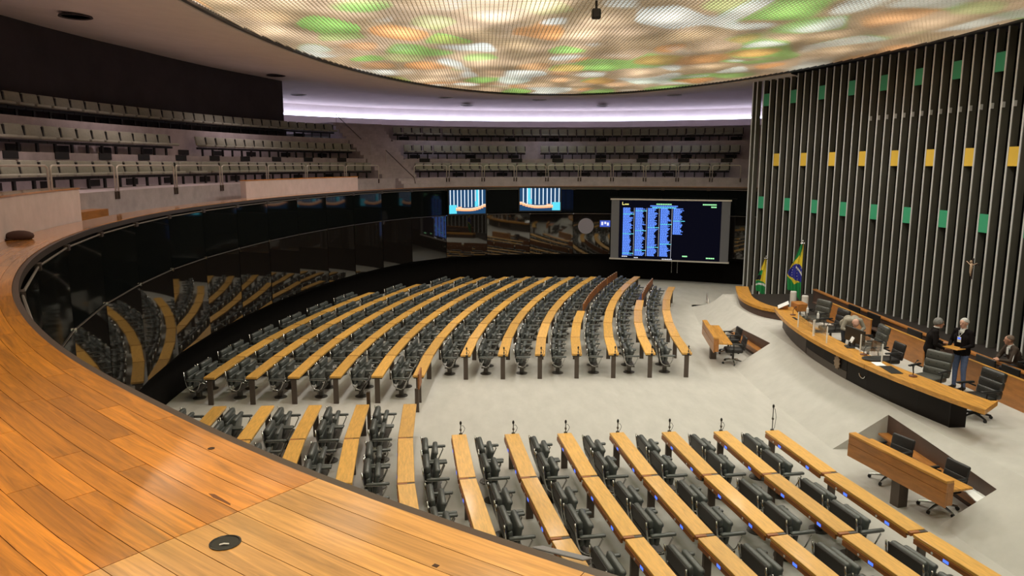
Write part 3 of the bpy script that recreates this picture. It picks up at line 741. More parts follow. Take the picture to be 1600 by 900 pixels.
vote_panel((4.03, 21.0), (9.68, 18.9), 1.33, 4.40, 'large voting result panel with blue name columns on the far glass wall')
vote_panel((9.6, -17.3), (4.0, -17.0), 1.33, 4.40, 'second voting result panel on the near glass wall, seen only as a reflection')

def tv(pl, pr, z0, z1, label, mirror=False):
    d, n, W_ = plane_frame(pl, pr); H_ = z1 - z0
    r = empty('television', label=label, cat='television', group='televisions on the glass wall')
    r.matrix_local = Matrix(((d.x, 0, n.x, pl[0]), (d.y, 0, n.y, pl[1]), (0, 1, 0, z0), (0, 0, 0, 1)))
    b = MB().m(M_BLACK).box(-.06, W_ + .06, -.06, H_ + .06, -.12, -.006); b.build('case', r)
    E_ = lambda nm, c, s=1.: flat_emit(nm, c, s)
    fx = (lambda u: (1 - u) * W_) if mirror else (lambda u: u * W_)
    def bx(mb_, u0, u1, v0, v1, z=.0):
        a, b_ = sorted((fx(u0), fx(u1))); mb_.box(a, b_, v0 * H_, v1 * H_, z - .006, z + .002)
    b = MB().m(E_('tv_dark', (.012, .05, .12))); bx(b, 0, 1, 0, 1); face = b.build('picture', r)
    wb = MB().m(E_('tv_white', (.75, .85, 1.)))
    for u in frange(.02, .9, 9): bx(wb, u, u + .022, .28, 1., .004)
    wb.build('picture_bars', face)
    cb = MB().m(E_('tv_cyan', (.10, .60, .75))); bx(cb, .74, .80, .38, 1., .006); bx(cb, .70, .79, .30, .52, .006); cb.build('picture_flag', face); cb = MB().m(E_('tv_cyan', (.10, .60, .75))); bx(cb, 0, .2, .02, .38, .008); cb.build('picture_caption', face)
    ob = MB().m(E_('tv_orange', (.95, .42, .20)))
    prev = None
    for i in range(12):
        u = .18 + .82 * i / 12; c = .17 + .16 * ((i - 5) / 6) ** 2 * (1 if i > 5 else .25); bx(ob, u, u + .82 / 12, c - .06, c + .06, .010)
    bx(ob, .24, .34, .24, .30, .010); ob.build('picture_table', face)
    pk = MB().m(E_('tv_skin', (.90, .62, .45)))
    for i in range(12):
        u = .18 + .82 * i / 12; c = .20 + .16 * ((i - 5) / 6) ** 2 * (1 if i > 5 else .25); bx(pk, u, u + .82 / 12, c - .01, c + .04, .014)
    pk.build('picture_tabletop', face)
tv((-4.5, 20.6), (-2.62, 21.35), 3.68, 4.92, 'left television showing the presiding table, below the ledge')
tv((-.78, 21.95), (1.40, 21.9), 3.78, 4.98, 'right television showing the presiding table, below the ledge', True)
tv((1.0, -16.9), (-.9, -16.3), 3.72, 4.95, 'television on the near glass wall, seen only as a reflection')
b = MB().m(M_BLACK).box(-.3, .3, -.02, .03, -.2, .2).m(flat_emit('screen_blue_dim', (.05, .09, .45), 1.)).box(-.27, .27, -.03, -.02, -.17, .17).m(flat_emit('text_white', (.75, .75, .85), .9)).box(-.2, -.1, -.034, -.03, -.08, .1).box(-.04, .06, -.034, -.03, -.02, .1).box(.1, .2, -.034, -.03, -.1, .06)
b.build('small_screen', None, loc=(3.75, 21.3, 3.12), rz=R(-6), label='small blue screen glowing beside the large voting panel', cat='screen')
r = empty('satellite_dish', (2.75, 21.5, 2.98), label='pale round disc behind the glass left of the voting panel', cat='disc')
MB().m(mat('disc_grey', (.22, .20, .24), .6)).lathe([(.42, 0), (.42, .03), (.0, .04)], (0, 0, 0), 28, Matrix.Rotation(R(90), 4, 'X')).build('disc_plate', r)

# ================================================================== PRESIDING TABLE
def ms(t): return 6.0 + .028 * (t - .3) ** 2
TZ = 1.65
MT = empty('presiding_table', (6.6, .3, DZ), label='long curved presiding table with wooden top and black front panels', cat='table'); MTi = Matrix.Translation(-Vector(MT.location))
def mpart(b, nm, smooth=False, par=None):
    o = b.build(nm, par or MT, smooth); o.matrix_parent_inverse = MTi; return o
def strip(mb_, t0, t1, o0, o1, z0, z1, n=8):
    tt_ = frange(t0, t1, n); vs = []; fs = []
    e_ = lambda t, o: t + (.85 * o if (t < -4.8) else 0.)      # the near end is cut at an angle
    for t in tt_:
        p, q = e_(t, o0), e_(t, o1); vs += [(ms(t) + o0, p, z0), (ms(t) + o0, p, z1), (ms(t) + o1, q, z1), (ms(t) + o1, q, z0)]
    for i in range(n):
        for j in range(4): fs.append((i * 4 + j, i * 4 + (j + 1) % 4, (i + 1) * 4 + (j + 1) % 4, (i + 1) * 4 + j))
    fs += [(0, 1, 2, 3), (n * 4 + 3, n * 4 + 2, n * 4 + 1, n * 4)]
    return mb_.add(vs, fs)
M_MTOP = mat('mesa_top', (.62, .29, .045), .4, var=.4, scale=2, stretch=(10, 1, 10), coat=.2)
for (t0, t1) in ((-4.85, -1.62), (-1.6, 1.98), (2.0, 5.35)):
    for j in range(5):
        b = MB().m(M_MTOP); strip(b, t0, t1, .0 + j * .125, .0 + j * .125 + (.1235), TZ - .1, TZ, 6); mpart(b, 'top_board')
for (t0, t1, m_) in ((2.3, 5.6, M_MESAG), (-.3, 2.28, M_MESAB), (-3.75, -.32, M_MESAB)):
    b = MB().m(m_); strip(b, t0, t1, .36, .42, DZ, TZ - .1, 4); mpart(b, 'front_panel')
b = MB().m(M_MESAB); b.box(ms(-3.72) + .36, ms(-3.72) + .7, -3.76, -3.71, DZ, TZ - .1).box(ms(5.58) + .36, ms(5.58) + .7, 5.55, 5.6, DZ, TZ - .1); mpart(b, 'end_panel')
b = MB().m(M_MESAG)
strip(b, -.32, 2.2, .35, .362, DZ + .0, DZ + .20, 6); mpart(b, 'kick_strip')
# emblem: pale crest on the front panel
em = MB().m(mat('crest', (.34, .25, .17), .5))
cx, cy, cz = ms(.15) + .345, .15, 1.22
star = []
for i in range(20):
    rr = (.17 if i % 2 == 0 else .12); a = 2 * math.pi * i / 20; star.append((cy + rr * math.cos(a), cz + rr * 1.15 * math.sin(a)))
nv = len(star); em.add([(cx, p[0], p[1]) for p in star] + [(cx - .02, p[0], p[1]) for p in star], [tuple(range(nv)), tuple(range(nv, 2 * nv))[::-1]] + [(i, nv + i, nv + (i + 1) % nv, (i + 1) % nv) for i in range(nv)])
mpart(em, 'crest')
em = MB().m(M_CHROME); 
em.tube([(ms(-1.0) + .35, -1.0 + .14 * math.cos(a), 1.24 + .14 * math.sin(a) * .7) for a in frange(R(190), R(350), 10)], .012, 5); mpart(em, 'curved_emblem')

# rear desk: front wooden panels, rear board with rail
def rs(t): return 8.95 + .003 * (t - .5) ** 2
RD = empty('rear_desk', (9.3, .5, DZ), label='long wooden desk with orange front panels behind the presiding chairs', cat='desk'); RDi = Matrix.Translation(-Vector(RD.location))
def rstrip(mb_, t0, t1, o0, o1, z0, z1, n=5):
    tt_ = frange(t0, t1, n); vs = []; fs = []
    for t in tt_: vs += [(rs(t) + o0, t, z0), (rs(t) + o0, t, z1), (rs(t) + o1, t, z1), (rs(t) + o1, t, z0)]
    for i in range(n):
        for j in range(4): fs.append((i * 4 + j, i * 4 + (j + 1) % 4, (i + 1) * 4 + (j + 1) % 4, (i + 1) * 4 + j))
    fs += [(0, 1, 2, 3), (n * 4 + 3, n * 4 + 2, n * 4 + 1, n * 4)]
    return mb_.add(vs, fs)
def rpart(b, nm):
    o = b.build(nm, RD); o.matrix_parent_inverse = RDi; return o
for (t0, t1) in ((3.55, 6.6), (.75, 2.8), (-5.5, -.55)):
    rpart(rstrip(MB().m(M_PANELW), t0, t1, 0, .04, DZ, 1.58), 'front_panel'); rpart(rstrip(MB().m(M_MTOP), t0, t1, -.01, .06, 1.58, 1.60), 'panel_cap')
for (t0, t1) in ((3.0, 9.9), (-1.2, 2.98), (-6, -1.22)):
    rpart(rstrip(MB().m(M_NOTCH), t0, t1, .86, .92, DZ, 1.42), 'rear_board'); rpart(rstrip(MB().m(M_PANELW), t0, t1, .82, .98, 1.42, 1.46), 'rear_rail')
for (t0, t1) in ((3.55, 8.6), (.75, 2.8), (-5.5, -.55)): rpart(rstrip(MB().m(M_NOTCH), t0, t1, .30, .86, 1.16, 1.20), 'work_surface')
# dark monitors standing on the rear desk
for i, (t, wd) in enumerate([(5.7, .75), (4.4, .75), (2.1, .7), (1.2, .6), (-.9, .7), (-1.75, .6), (-2.9, .7)]):
    r = empty('desk_monitor', (rs(t) + .55, t, 1.2), label=f'black monitor on the rear desk, {ordn(i + 1)} from the flags', cat='monitor', group='rear desk monitors')
    MB().m(M_BLACK).rbox(-.02, 0, .22, .04, wd, .36, .01, 1).build('screen_back', r); MB().m(M_BLACK).box(-.03, .02, -.04, .04, 0, .1).box(-.1, .1, -.12, .12, 0, .015).build('foot', r)
for t, c, lb in ((.55, M_BLUE, 'small lit blue telephone display on the rear rail by the dark suited man'), (-.35, M_BLUE, 'small lit telephone display on the rear rail behind the badge wearer')):
    MB().m(M_BLACK).box(-.05, .05, -.09, .09, 0, .06).m(flat_emit('phone_screen', (.45, .7, 1.), 1.2)).box(-.052, -.05, -.07, .07, .01, .055).build('desk_phone', None, loc=(rs(t) + .76, t, 1.2), label=lb, cat='telephone')
MB().m(mat('green_box', (.05, .42, .09), .5)).rbox(0, 0, .06, .16, .3, .12, .01, 1).m(M_WHITE).rbox(.0, .0, .125, .12, .2, .012, .004, 1).build('green_box', None, loc=(rs(-1.55) + .45, -1.55, 1.2), rz=R(15), label='small green and white box on the rear desk near the seated man', cat='box')
MB().m(M_WHITE).lathe([(.04, 0), (.04, .1), (.015, .13), (.015, .17)], (0, 0, 0), 12).build('hand_sanitizer', None, loc=(rs(-1.2) + .38, -1.2, 1.2), label='small white bottle beside the green box on the rear desk', cat='bottle')
for i, (s_, t) in enumerate([(7.35, 3.55), (7.4, 4.4), (rs(.8) + .4, .95)]):
    MB().m(M_WHITE).lathe([(.035, 0), (.037, .13), (.015, .16), (.017, .2)], (0, 0, 0), 12).build('bottle', None, loc=(s_, t, TZ if s_ < 7.3 else (1.2 if s_ > 8 else 1.65)), label=['white bottle by the beige shirted man', 'white bottle at the first presiding chair', 'white bottle on the rear desk by the middle panel'][i], cat='bottle')

# executive chairs
def exec_chair(x, y, rz, z, label, big=True, mt=M_LEATHX):
    r = empty('executive_chair', (x, y, z), rz, label=label, cat='chair', group='chairs on the platform')
    wd = .62 if big else .50; T = Matrix.Translation((-.28, 0, .48)) @ Matrix.Rotation(R(-11), 4, 'Y'); b = MB().m(mt)
    hs = [.18, .18, .2] if big else [.2, .2]; z_ = .0
    for h in hs:
        b.rbox(0, 0, z_ + h / 2, .13 if big else .07, wd, h + .02, .045 if big else .03, 2, T)
        z_ += h
    b.build('backrest', r, smooth=True)
    if big:
        b = MB().m(M_SHELL)
        for zz in (.1, .28, .46):
            for yy in (-.18, 0, .18): b.ell(tuple(T @ Vector((.07, yy, zz))), (.012, .012, .012), 8, 5)
        b.build('buttons', r)
    MB().m(mt).rbox(0, 0, .44, .54, wd - .04, .13, .045, 2).build('seat', r, smooth=True)
    for sg in (-1, 1):
        b = MB().m(M_BLACK); b.rbox(-.02, sg * (wd / 2 + .05), .68, .42, .07, .045, .02, 2).tube([(-.25, sg * (wd / 2 + .02), .60), (-.1, sg * (wd / 2 + .05), .66)], .018, 6).tube([(.05, sg * (wd / 2 + .05), .66), (.03, sg * (wd / 2 + .02), .42)], .016, 6)
        b.build('armrest', r, smooth=True)
    b = MB().m(M_STEEL); b.cyl((0, 0, .1), (0, 0, .40), .035, n=10); b.build('column', r)
    for k in range(5):
        a = 2 * math.pi * k / 5 + .3; e = (.33 * math.cos(a), .33 * math.sin(a), .07)
        b = MB().m(M_BLACK if big else M_CHROME); b.tube([(0, 0, .12), (.17 * math.cos(a), .17 * math.sin(a), .105), e], [.03, .026, .02], 6); b.m(M_BLACK).cyl((e[0] - .02 * math.sin(a), e[1] + .02 * math.cos(a), .035), (e[0] + .02 * math.sin(a), e[1] - .02 * math.cos(a), .035), .034, n=10)
        b.build('base_spoke', r)
FC = R(180)
exec_chair(7.85, 4.9, R(195), DZ, 'tufted grey leather armchair at the flag end of the presiding table', mt=M_LEATHG)
exec_chair(7.72, 3.45, R(182), DZ, 'tufted black leather armchair left of the bending man')
exec_chair(7.72, 1.25, R(172), DZ, 'tufted black leather armchair right of the bending man', mt=M_LEATHG)
exec_chair(7.45, -.1, R(180), DZ, 'low plain dark office chair at the middle of the presiding table', big=False, mt=M_SHELL)
exec_chair(7.55, -1.75, R(205), DZ, 'grey tufted leather chair in front of the standing pair', mt=M_LEATHG)
exec_chair(7.70, -3.2, R(185), DZ, 'large black leather swivel chair at the near end of the presiding table')
# notch desks with chairs
for sg, blk in ((1, 'far'), (-1, 'near')):
    t0, t1 = (3.85, 6.5) if sg > 0 else (-6.5, -4.15); tm = (t0 + t1) / 2; hl = (t1 - t0) / 2
    r = empty('stenographer_desk', (4.70 if sg > 0 else 4.93, tm, 0), R(-9 if sg > 0 else 13), label=f'wooden two-seat desk with tall front board in the {blk} notch of the platform', cat='desk', group='notch desks')
    MB().m(M_MTOP).rbox(-.10, 0, .97, .16, 2 * hl, .05, .006, 1).build('upper_shelf', r)
    MB().m(M_PANELW).box(-.17, -.14, -hl, hl, .78, .95).build('upper_board', r); MB().m(M_PANELW).box(-.175, -.145, -hl, hl, .52, .772).build('lower_board', r)
    MB().m(M_MTOP).rbox(.16, 0, .80, .46, 2 * hl, .04, .006, 1).build('work_top', r)
    MB().m(M_PANELW).prism([(-.14, 0), (.10, 0), (.10, .01), (-.14, .01)], 0, 0.001).box(-.14, -.02, -hl, -hl + .03, .55, .95).box(-.14, -.02, hl - .03, hl, .55, .95).build('end_cheek', r)
    MB().m(M_LEG).box(-.08, .12, -.10, .10, 0, .78).build('pedestal', r)
    for q, yy in enumerate((-.62, .62)):
        exec_chair((5.30 if sg > 0 else 5.45) + .13 * sg * (1 if q else -1), tm + yy + (0 if sg > 0 else .42), R((172 if sg > 0 else 192) + 8 * q), 0, f'black swivel chair with chrome base, {"nearer the ledge" if q == 0 else "nearer the voting panel"}, at the {blk} notch desk', big=False, mt=M_SHELL)
for q, (x, y, rz) in enumerate([(6.10, -5.45, 20), (6.12, -5.85, -10)]):
    MB().m(M_PAPER).box(-.16, .16, -.22, .22, 0, .008 + .01 * q).build('paper_stack', None, loc=(x - .02, y, .382), rz=R(rz), label=['spread of white papers on the near notch shelf', 'second sheaf of white papers at the end of the near notch shelf'][q], cat='paper')

# things on the presiding table
r = empty('laptop', (6.55, 1.75, TZ), R(150), label='open black laptop on the presiding table', cat='laptop')
MB().m(M_BLACK).rbox(0, 0, .012, .26, .36, .02, .006, 1).build('keyboard_base', r); MB().m(M_BLACK).rbox(0, 0, .14, .014, .36, .27, .006, 1, Matrix.Translation((-.15, 0, 0)) @ Matrix.Rotation(R(-18), 4, 'Y')).build('lid', r)
r = empty('wide_monitor', (6.75, .15, TZ), R(6), label='wide black monitor seen from behind on the presiding table', cat='monitor')
MB().m(M_BLACK).rbox(0, 0, .27, .04, .82, .38, .012, 1).build('screen_back', r); MB().m(M_BLACK).box(-.1, .1, -.14, .14, 0, .015).box(-.03, .0, -.04, .04, 0, .15).build('foot', r)
r = empty('tablet_stand', (6.5, .0, TZ), R(-10), label='small white tablet on a black stand before the wide monitor', cat='tablet')
MB().m(M_WHITE).rbox(0, 0, .22, .012, .2, .15, .004, 1, Matrix.Rotation(R(25), 4, 'Y')).build('tablet', r); MB().m(M_BLACK).cyl((.05, 0, 0), (.07, 0, .16), .02, n=8).rbox(.05, 0, .015, .2, .26, .03, .01, 1).build('stand', r)
for q, (t, o, wd, ln, m_, nm, lb, c) in enumerate([(-1.62, .33, .22, .32, M_PAPER, 'paper_sheet', 'white paper sheets beside the dark folder on the presiding table', 'paper'),
        (-2.1, .3, .26, .62, M_BLACK, 'folder', 'long dark folder lying on the presiding table', 'folder'), (-1.2, .45, .34, .4, M_BLACK, 'document_tray', 'round black tray on the presiding table', 'tray'),
        (3.5, .35, .08, .4, M_BLACK, 'table_slot', 'thin black plate set in the presiding table top', 'plate')]):
    if nm == 'document_tray': MB().m(m_).lathe([(.22, 0), (.24, .03), (.2, .035), (.0, .015)], (0, 0, 0), 20).build(nm, None, loc=(ms(t) + o, t, TZ), label=lb, cat=c)
    else: MB().m(m_).rbox(0, 0, .008, wd, ln, .014, .004, 1).build(nm, None, loc=(ms(t) + o, t, TZ), rz=R(-6), label=lb, cat=c)
def table_mic(t, o, label, h=.34):
    r = empty('table_microphone', (ms(t) + o, t, TZ), label=label, cat='microphone', group='table microphones')
    MB().m(mat('mic_brown', (.12, .04, .02), .4)).lathe([(.085, 0), (.085, .02), (.03, .035)], (0, 0, 0), 16).build('base', r)
    MB().m(M_BLACK).tube([(0, 0, .03), (0, 0, h * .6), (.04, .02, h * .9), (.09, .04, h)], .008, 6).build('gooseneck', r, smooth=True)
    MB().m(M_BLACK).ell((.1, .045, h + .005), (.03, .018, .016), 8, 5).build('capsule', r)
table_mic(-2.62, .42, 'black gooseneck microphone near the end of the presiding table'); table_mic(4.05, .4, 'dark microphone near the white lectern on the presiding table', .24)
table_mic(-.75, .5, 'dark microphone by the round tray on the presiding table', .2)
r = empty('lectern_board', (6.98, 5.1, TZ), R(160), label='tilted white reading board on the flag end of the presiding table', cat='lectern')
MB().m(M_WHITE).rbox(0, 0, .13, .36, .55, .02, .005, 1, Matrix.Rotation(R(28), 4, 'Y')).build('board', r); MB().m(M_PANELW).box(-.08, .08, -.12, .12, 0, .1).build('foot', r)
MB().m(M_PANELW).rbox(0, 0, .14, .35, .5, .26, .02, 1).build('wooden_box', None, loc=(7.5, 5.25, TZ - .1), label='reddish wooden box beside the white reading board', cat='box')
# clear shields
for q, (t0, t1, o) in enumerate([(2.35, 1.3, .16), (1.25, .45, .16), (-.45, -1.45, .55)]):
    r = empty('acrylic_shield', (ms((t0 + t1) / 2) + o, (t0 + t1) / 2, TZ), label=f'clear acrylic shield with white posts, {ordn(q + 1)} from the flag end of the presiding table', cat='shield', group='acrylic shields')
    h = abs(t1 - t0) / 2
    MB().m(M_CLEAR).box(-.004, .004, -h, h, .06, .44).build('pane', r)
    for y in (-h, h): MB().m(M_WHITE).box(-.012, .012, y - .012, y + .012, 0, .44).build('post', r)
# curved wooden shelf left of the table
pts = catmull([(7.75, 11.9), (7.45, 10.9), (7.05, 9.4), (6.98, 8.2), (7.15, 7.3), (7.65, 6.6)], 6)
def ribbon(mb_, pts, o0, o1, z0, z1):
    vs = []; fs = []; n = len(pts)
    for i, p in enumerate(pts):
        d = (pts[min(i + 1, n - 1)] - pts[max(i - 1, 0)]).normalized(); nn = Vector((-d.y, d.x))
        for o, z in ((o0, z0), (o0, z1), (o1, z1), (o1, z0)): vs.append((p.x + nn.x * o, p.y + nn.y * o, z))
    for i in range(n - 1):
        for j in range(4): fs.append((i * 4 + j, i * 4 + (j + 1) % 4, (i + 1) * 4 + (j + 1) % 4, (i + 1) * 4 + j))
    fs += [(0, 1, 2, 3), ((n - 1) * 4 + 3, (n - 1) * 4 + 2, (n - 1) * 4 + 1, (n - 1) * 4)]
    return mb_.add(vs, fs)
r = empty('curved_shelf', (7.1, 9, DZ), label='low curved wooden shelf on the platform by the smaller flag', cat='shelf'); ri = Matrix.Translation(-Vector(r.location))
o = ribbon(MB().m(M_MTOP), pts, -.05, .45, 1.16, 1.26).build('shelf_top', r); o.matrix_parent_inverse = ri
o = ribbon(MB().m(M_NOTCH), pts, .03, .38, .0, 1.16).build('shelf_base', r); o.matrix_parent_inverse = ri
r = empty('floor_rail', (7.2, 14.0, 0), R(-15), label='low metal rail on the floor at the far end of the platform', cat='railing')
MB().m(M_RAIL).tube([(0, .9, .1), (0, .9, .42), (0, .75, .5), (0, -.75, .5), (0, -.9, .42), (0, -.9, .1)], .025, 6).tube([(0, .9, .25), (0, -.9, .25)], .02, 6).cyl((0, .9, 0), (0, .9, .12), .03, n=8).cyl((0, -.9, 0), (0, -.9, .12), .03, n=8).build('rail_tube', r, smooth=True)
for i, (x, y) in enumerate([(8.3, 7.6), (8.35, 6.75)]):
    MB().m(mat('pillar_white', (.62, .60, .56), .5)).lathe([(.11, 0), (.11, .84), (.10, .87), (0, .87)], (0, 0, 0), 20).build('short_column', None, loc=(x, y, DZ), label=['short pale round column left of the tall flag base', 'short pale round column right of the tall flag base'][i], cat='column')
# cross on the slatted wall
r = empty('wall_crucifix', (11.75, 3.3, 3.25), label='small crucifix hanging on the slatted wall', cat='crucifix'); r.scale = (.72, .72, .72)
Mbr = mat('crucifix_wood', (.03, .02, .015), .6); Mfl = mat('crucifix_figure', (.55, .38, .25), .6)
MB().m(Mbr).box(.03, .07, -.035, .035, -.55, .32).box(.03, .07, -.36, .36, .06, .12).build('cross', r)
MB().m(Mfl).tube([(0, 0, .12), (0, 0, -.05), (0, .02, -.25), (0, 0, -.42)], [.05, .06, .045, .02], 8).tube([(0, -.33, .16), (0, -.12, .06), (0, 0, .04)], [.014, .02, .025], 6).tube([(0, .33, .16), (0, .12, .06), (0, 0, .04)], [.014, .02, .025], 6).ell((-.03, .0, .18), (.05, .045, .06), 10, 7).build('figure', r, smooth=True)
# door handles below the voting panel
for i, x in enumerate((7.25, 7.52)):
    MB().m(M_CHROME).cyl((0, 0, 0), (0, 0, .75), .018, n=8).cyl((0, 0, .1), (0, .12, .1), .012, n=6).cyl((0, 0, .65), (0, .12, .65), .012, n=6).build('door_handle', None, loc=(x, at(7.05 - i * .29, .38)[0].y, .55), label=['left upright steel door handle below the voting panel', 'right upright steel door handle below the voting panel'][i], cat='handle')

# ================================================================== FLAGS
def flag(x, y, z0, H_, sc_, label, kind):
    r = empty('standing_flag', (x, y, z0), label=label, cat='flag', group='flags by the slatted wall')
    MB().m(M_STEEL).lathe([(.16, 0), (.16, .03), (.05, .06)], (0, 0, 0), 16).build('base', r)
    MB().m(M_BRONZE).cyl((0, 0, .04), (0, 0, H_ - .1), .016, n=8).build('pole', r)
    b = MB().m(M_CHROME); b.ell((0, 0, H_ - .02), (.035, .035, .045), 10, 6)
    for a in range(5): b.ell((.065 * math.cos(a * 1.257), .065 * math.sin(a * 1.257), H_ - .1), (.03, .03, .035), 8, 5)
    b.build('finial', r, smooth=True)
    G = mat('flag_green', (.015, .26, .07), .7); Ye = mat('flag_yellow', (.80, .62, .04), .7); Bl = mat('flag_blue', (.025, .03, .30), .7); Wh = mat('flag_white', (.75, .75, .72), .7); Bk = mat('flag_black', (.02, .02, .02), .8)
    L_ = Vector((-.92, .40, 0)); D_ = Vector((-.40, -.92, 0)); nu, nv = 26, 70; top = H_ - .14; cl = sc_ * 2.25
    b = MB(); [b.m(q) for q in (G, Ye, Bl, Wh, Bk)]; vs = []
    for j in range(nv + 1):
        v = j / nv; wd = sc_ * (.10 + .42 * min(1, v * 1.7) - .10 * max(0, v - .72))
        for i in range(nu + 1):
            u = i / nu; off = .05 * math.sin(u * 13 + 2.5 * v) * min(1, .3 + v) ; drop = cl * v * (1 - .20 * u * v) - .12 * sc_ * math.sin(u * 3.1) * v
            p = L_ * (wd * u - .03) + D_ * off; vs.append((p.x, p.y, top - drop))
    o0 = len(b.v); b.v += vs
    for j in range(nv):
        for i in range(nu):
            u = (i + .5) / nu; v = (j + .5) / nv; k = 0
            if kind == 0:
                if abs(u - .5) / .95 + abs(v - .50) / .30 < 1: k = 1
                if u < .34 - .25 * abs(v - .2) and v < .36: k = 1
                rr = ((u - .42) / .60) ** 2 + ((v - .53) / .165) ** 2
                if rr < 1:
                    k = 2
                    if abs(v - .44 - .16 * (.5 - u)) < .018 and u < .55: k = 3
                    elif (i * 7 + j * 11) % 37 == 0: k = 3
            else:
                k = 1 if v < .62 else 0
                if abs(v - .66 - .1 * u) < .03: k = 3
                if u > .55 and .3 < v < .6: k = 0 if v < .45 else 4
            a = o0 + j * (nu + 1) + i; b.f.append([a, a + 1, a + nu + 2, a + nu + 1]); b.mi.append(k)
    c = b.build('cloth', r, smooth=True)
    md = c.modifiers.new('thick', 'SOLIDIFY'); md.thickness = .004
    return r
flag(9.6, 10.05, DZ, 2.42, 1.0, 'tall green and yellow national flag with blue disc beside the wooden rear desk', 0)
flag(9.6, 13.65, hz(13.65), 2.0, .78, 'smaller yellow and green flag hanging near the end of the slatted wall', 1)

# ================================================================== PEOPLE
import numpy as np
M_SKIN = mat('skin', (.52, .27, .18), .55, var=.08, scale=9)
M_SKIN2 = mat('skin_fair', (.60, .34, .25), .55, var=.08, scale=9)
M_SUIT = mat('dark_suit', (.008, .006, .006), .9, spec=.15)
M_SHIRTW = mat('white_shirt', (.7, .7, .68), .8)
M_SHIRTB = mat('beige_shirt', (.33, .30, .24), .9, var=.1, scale=14)
M_TROUS = mat('charcoal_trousers', (.03, .03, .035), .9)
M_JEAN = mat('blue_jeans', (.10, .14, .26), .9, var=.2, scale=20)
M_JACK = mat('brown_jacket', (.045, .028, .018), .85)
M_SHOE = mat('black_shoe', (.012, .011, .01), .4)
M_HGREY = mat('grey_hair', (.20, .19, .18), .8, var=.5, scale=40)
M_HWHITE = mat('white_hair', (.5, .49, .46), .8, var=.3, scale=40)
M_HSHORT = mat('cropped_hair', (.16, .11, .08), .9, var=.4, scale=40)
M_EYE = mat('eye_dark', (.02, .015, .012), .3); M_LIP = mat('lips', (.36, .13, .10), .6)
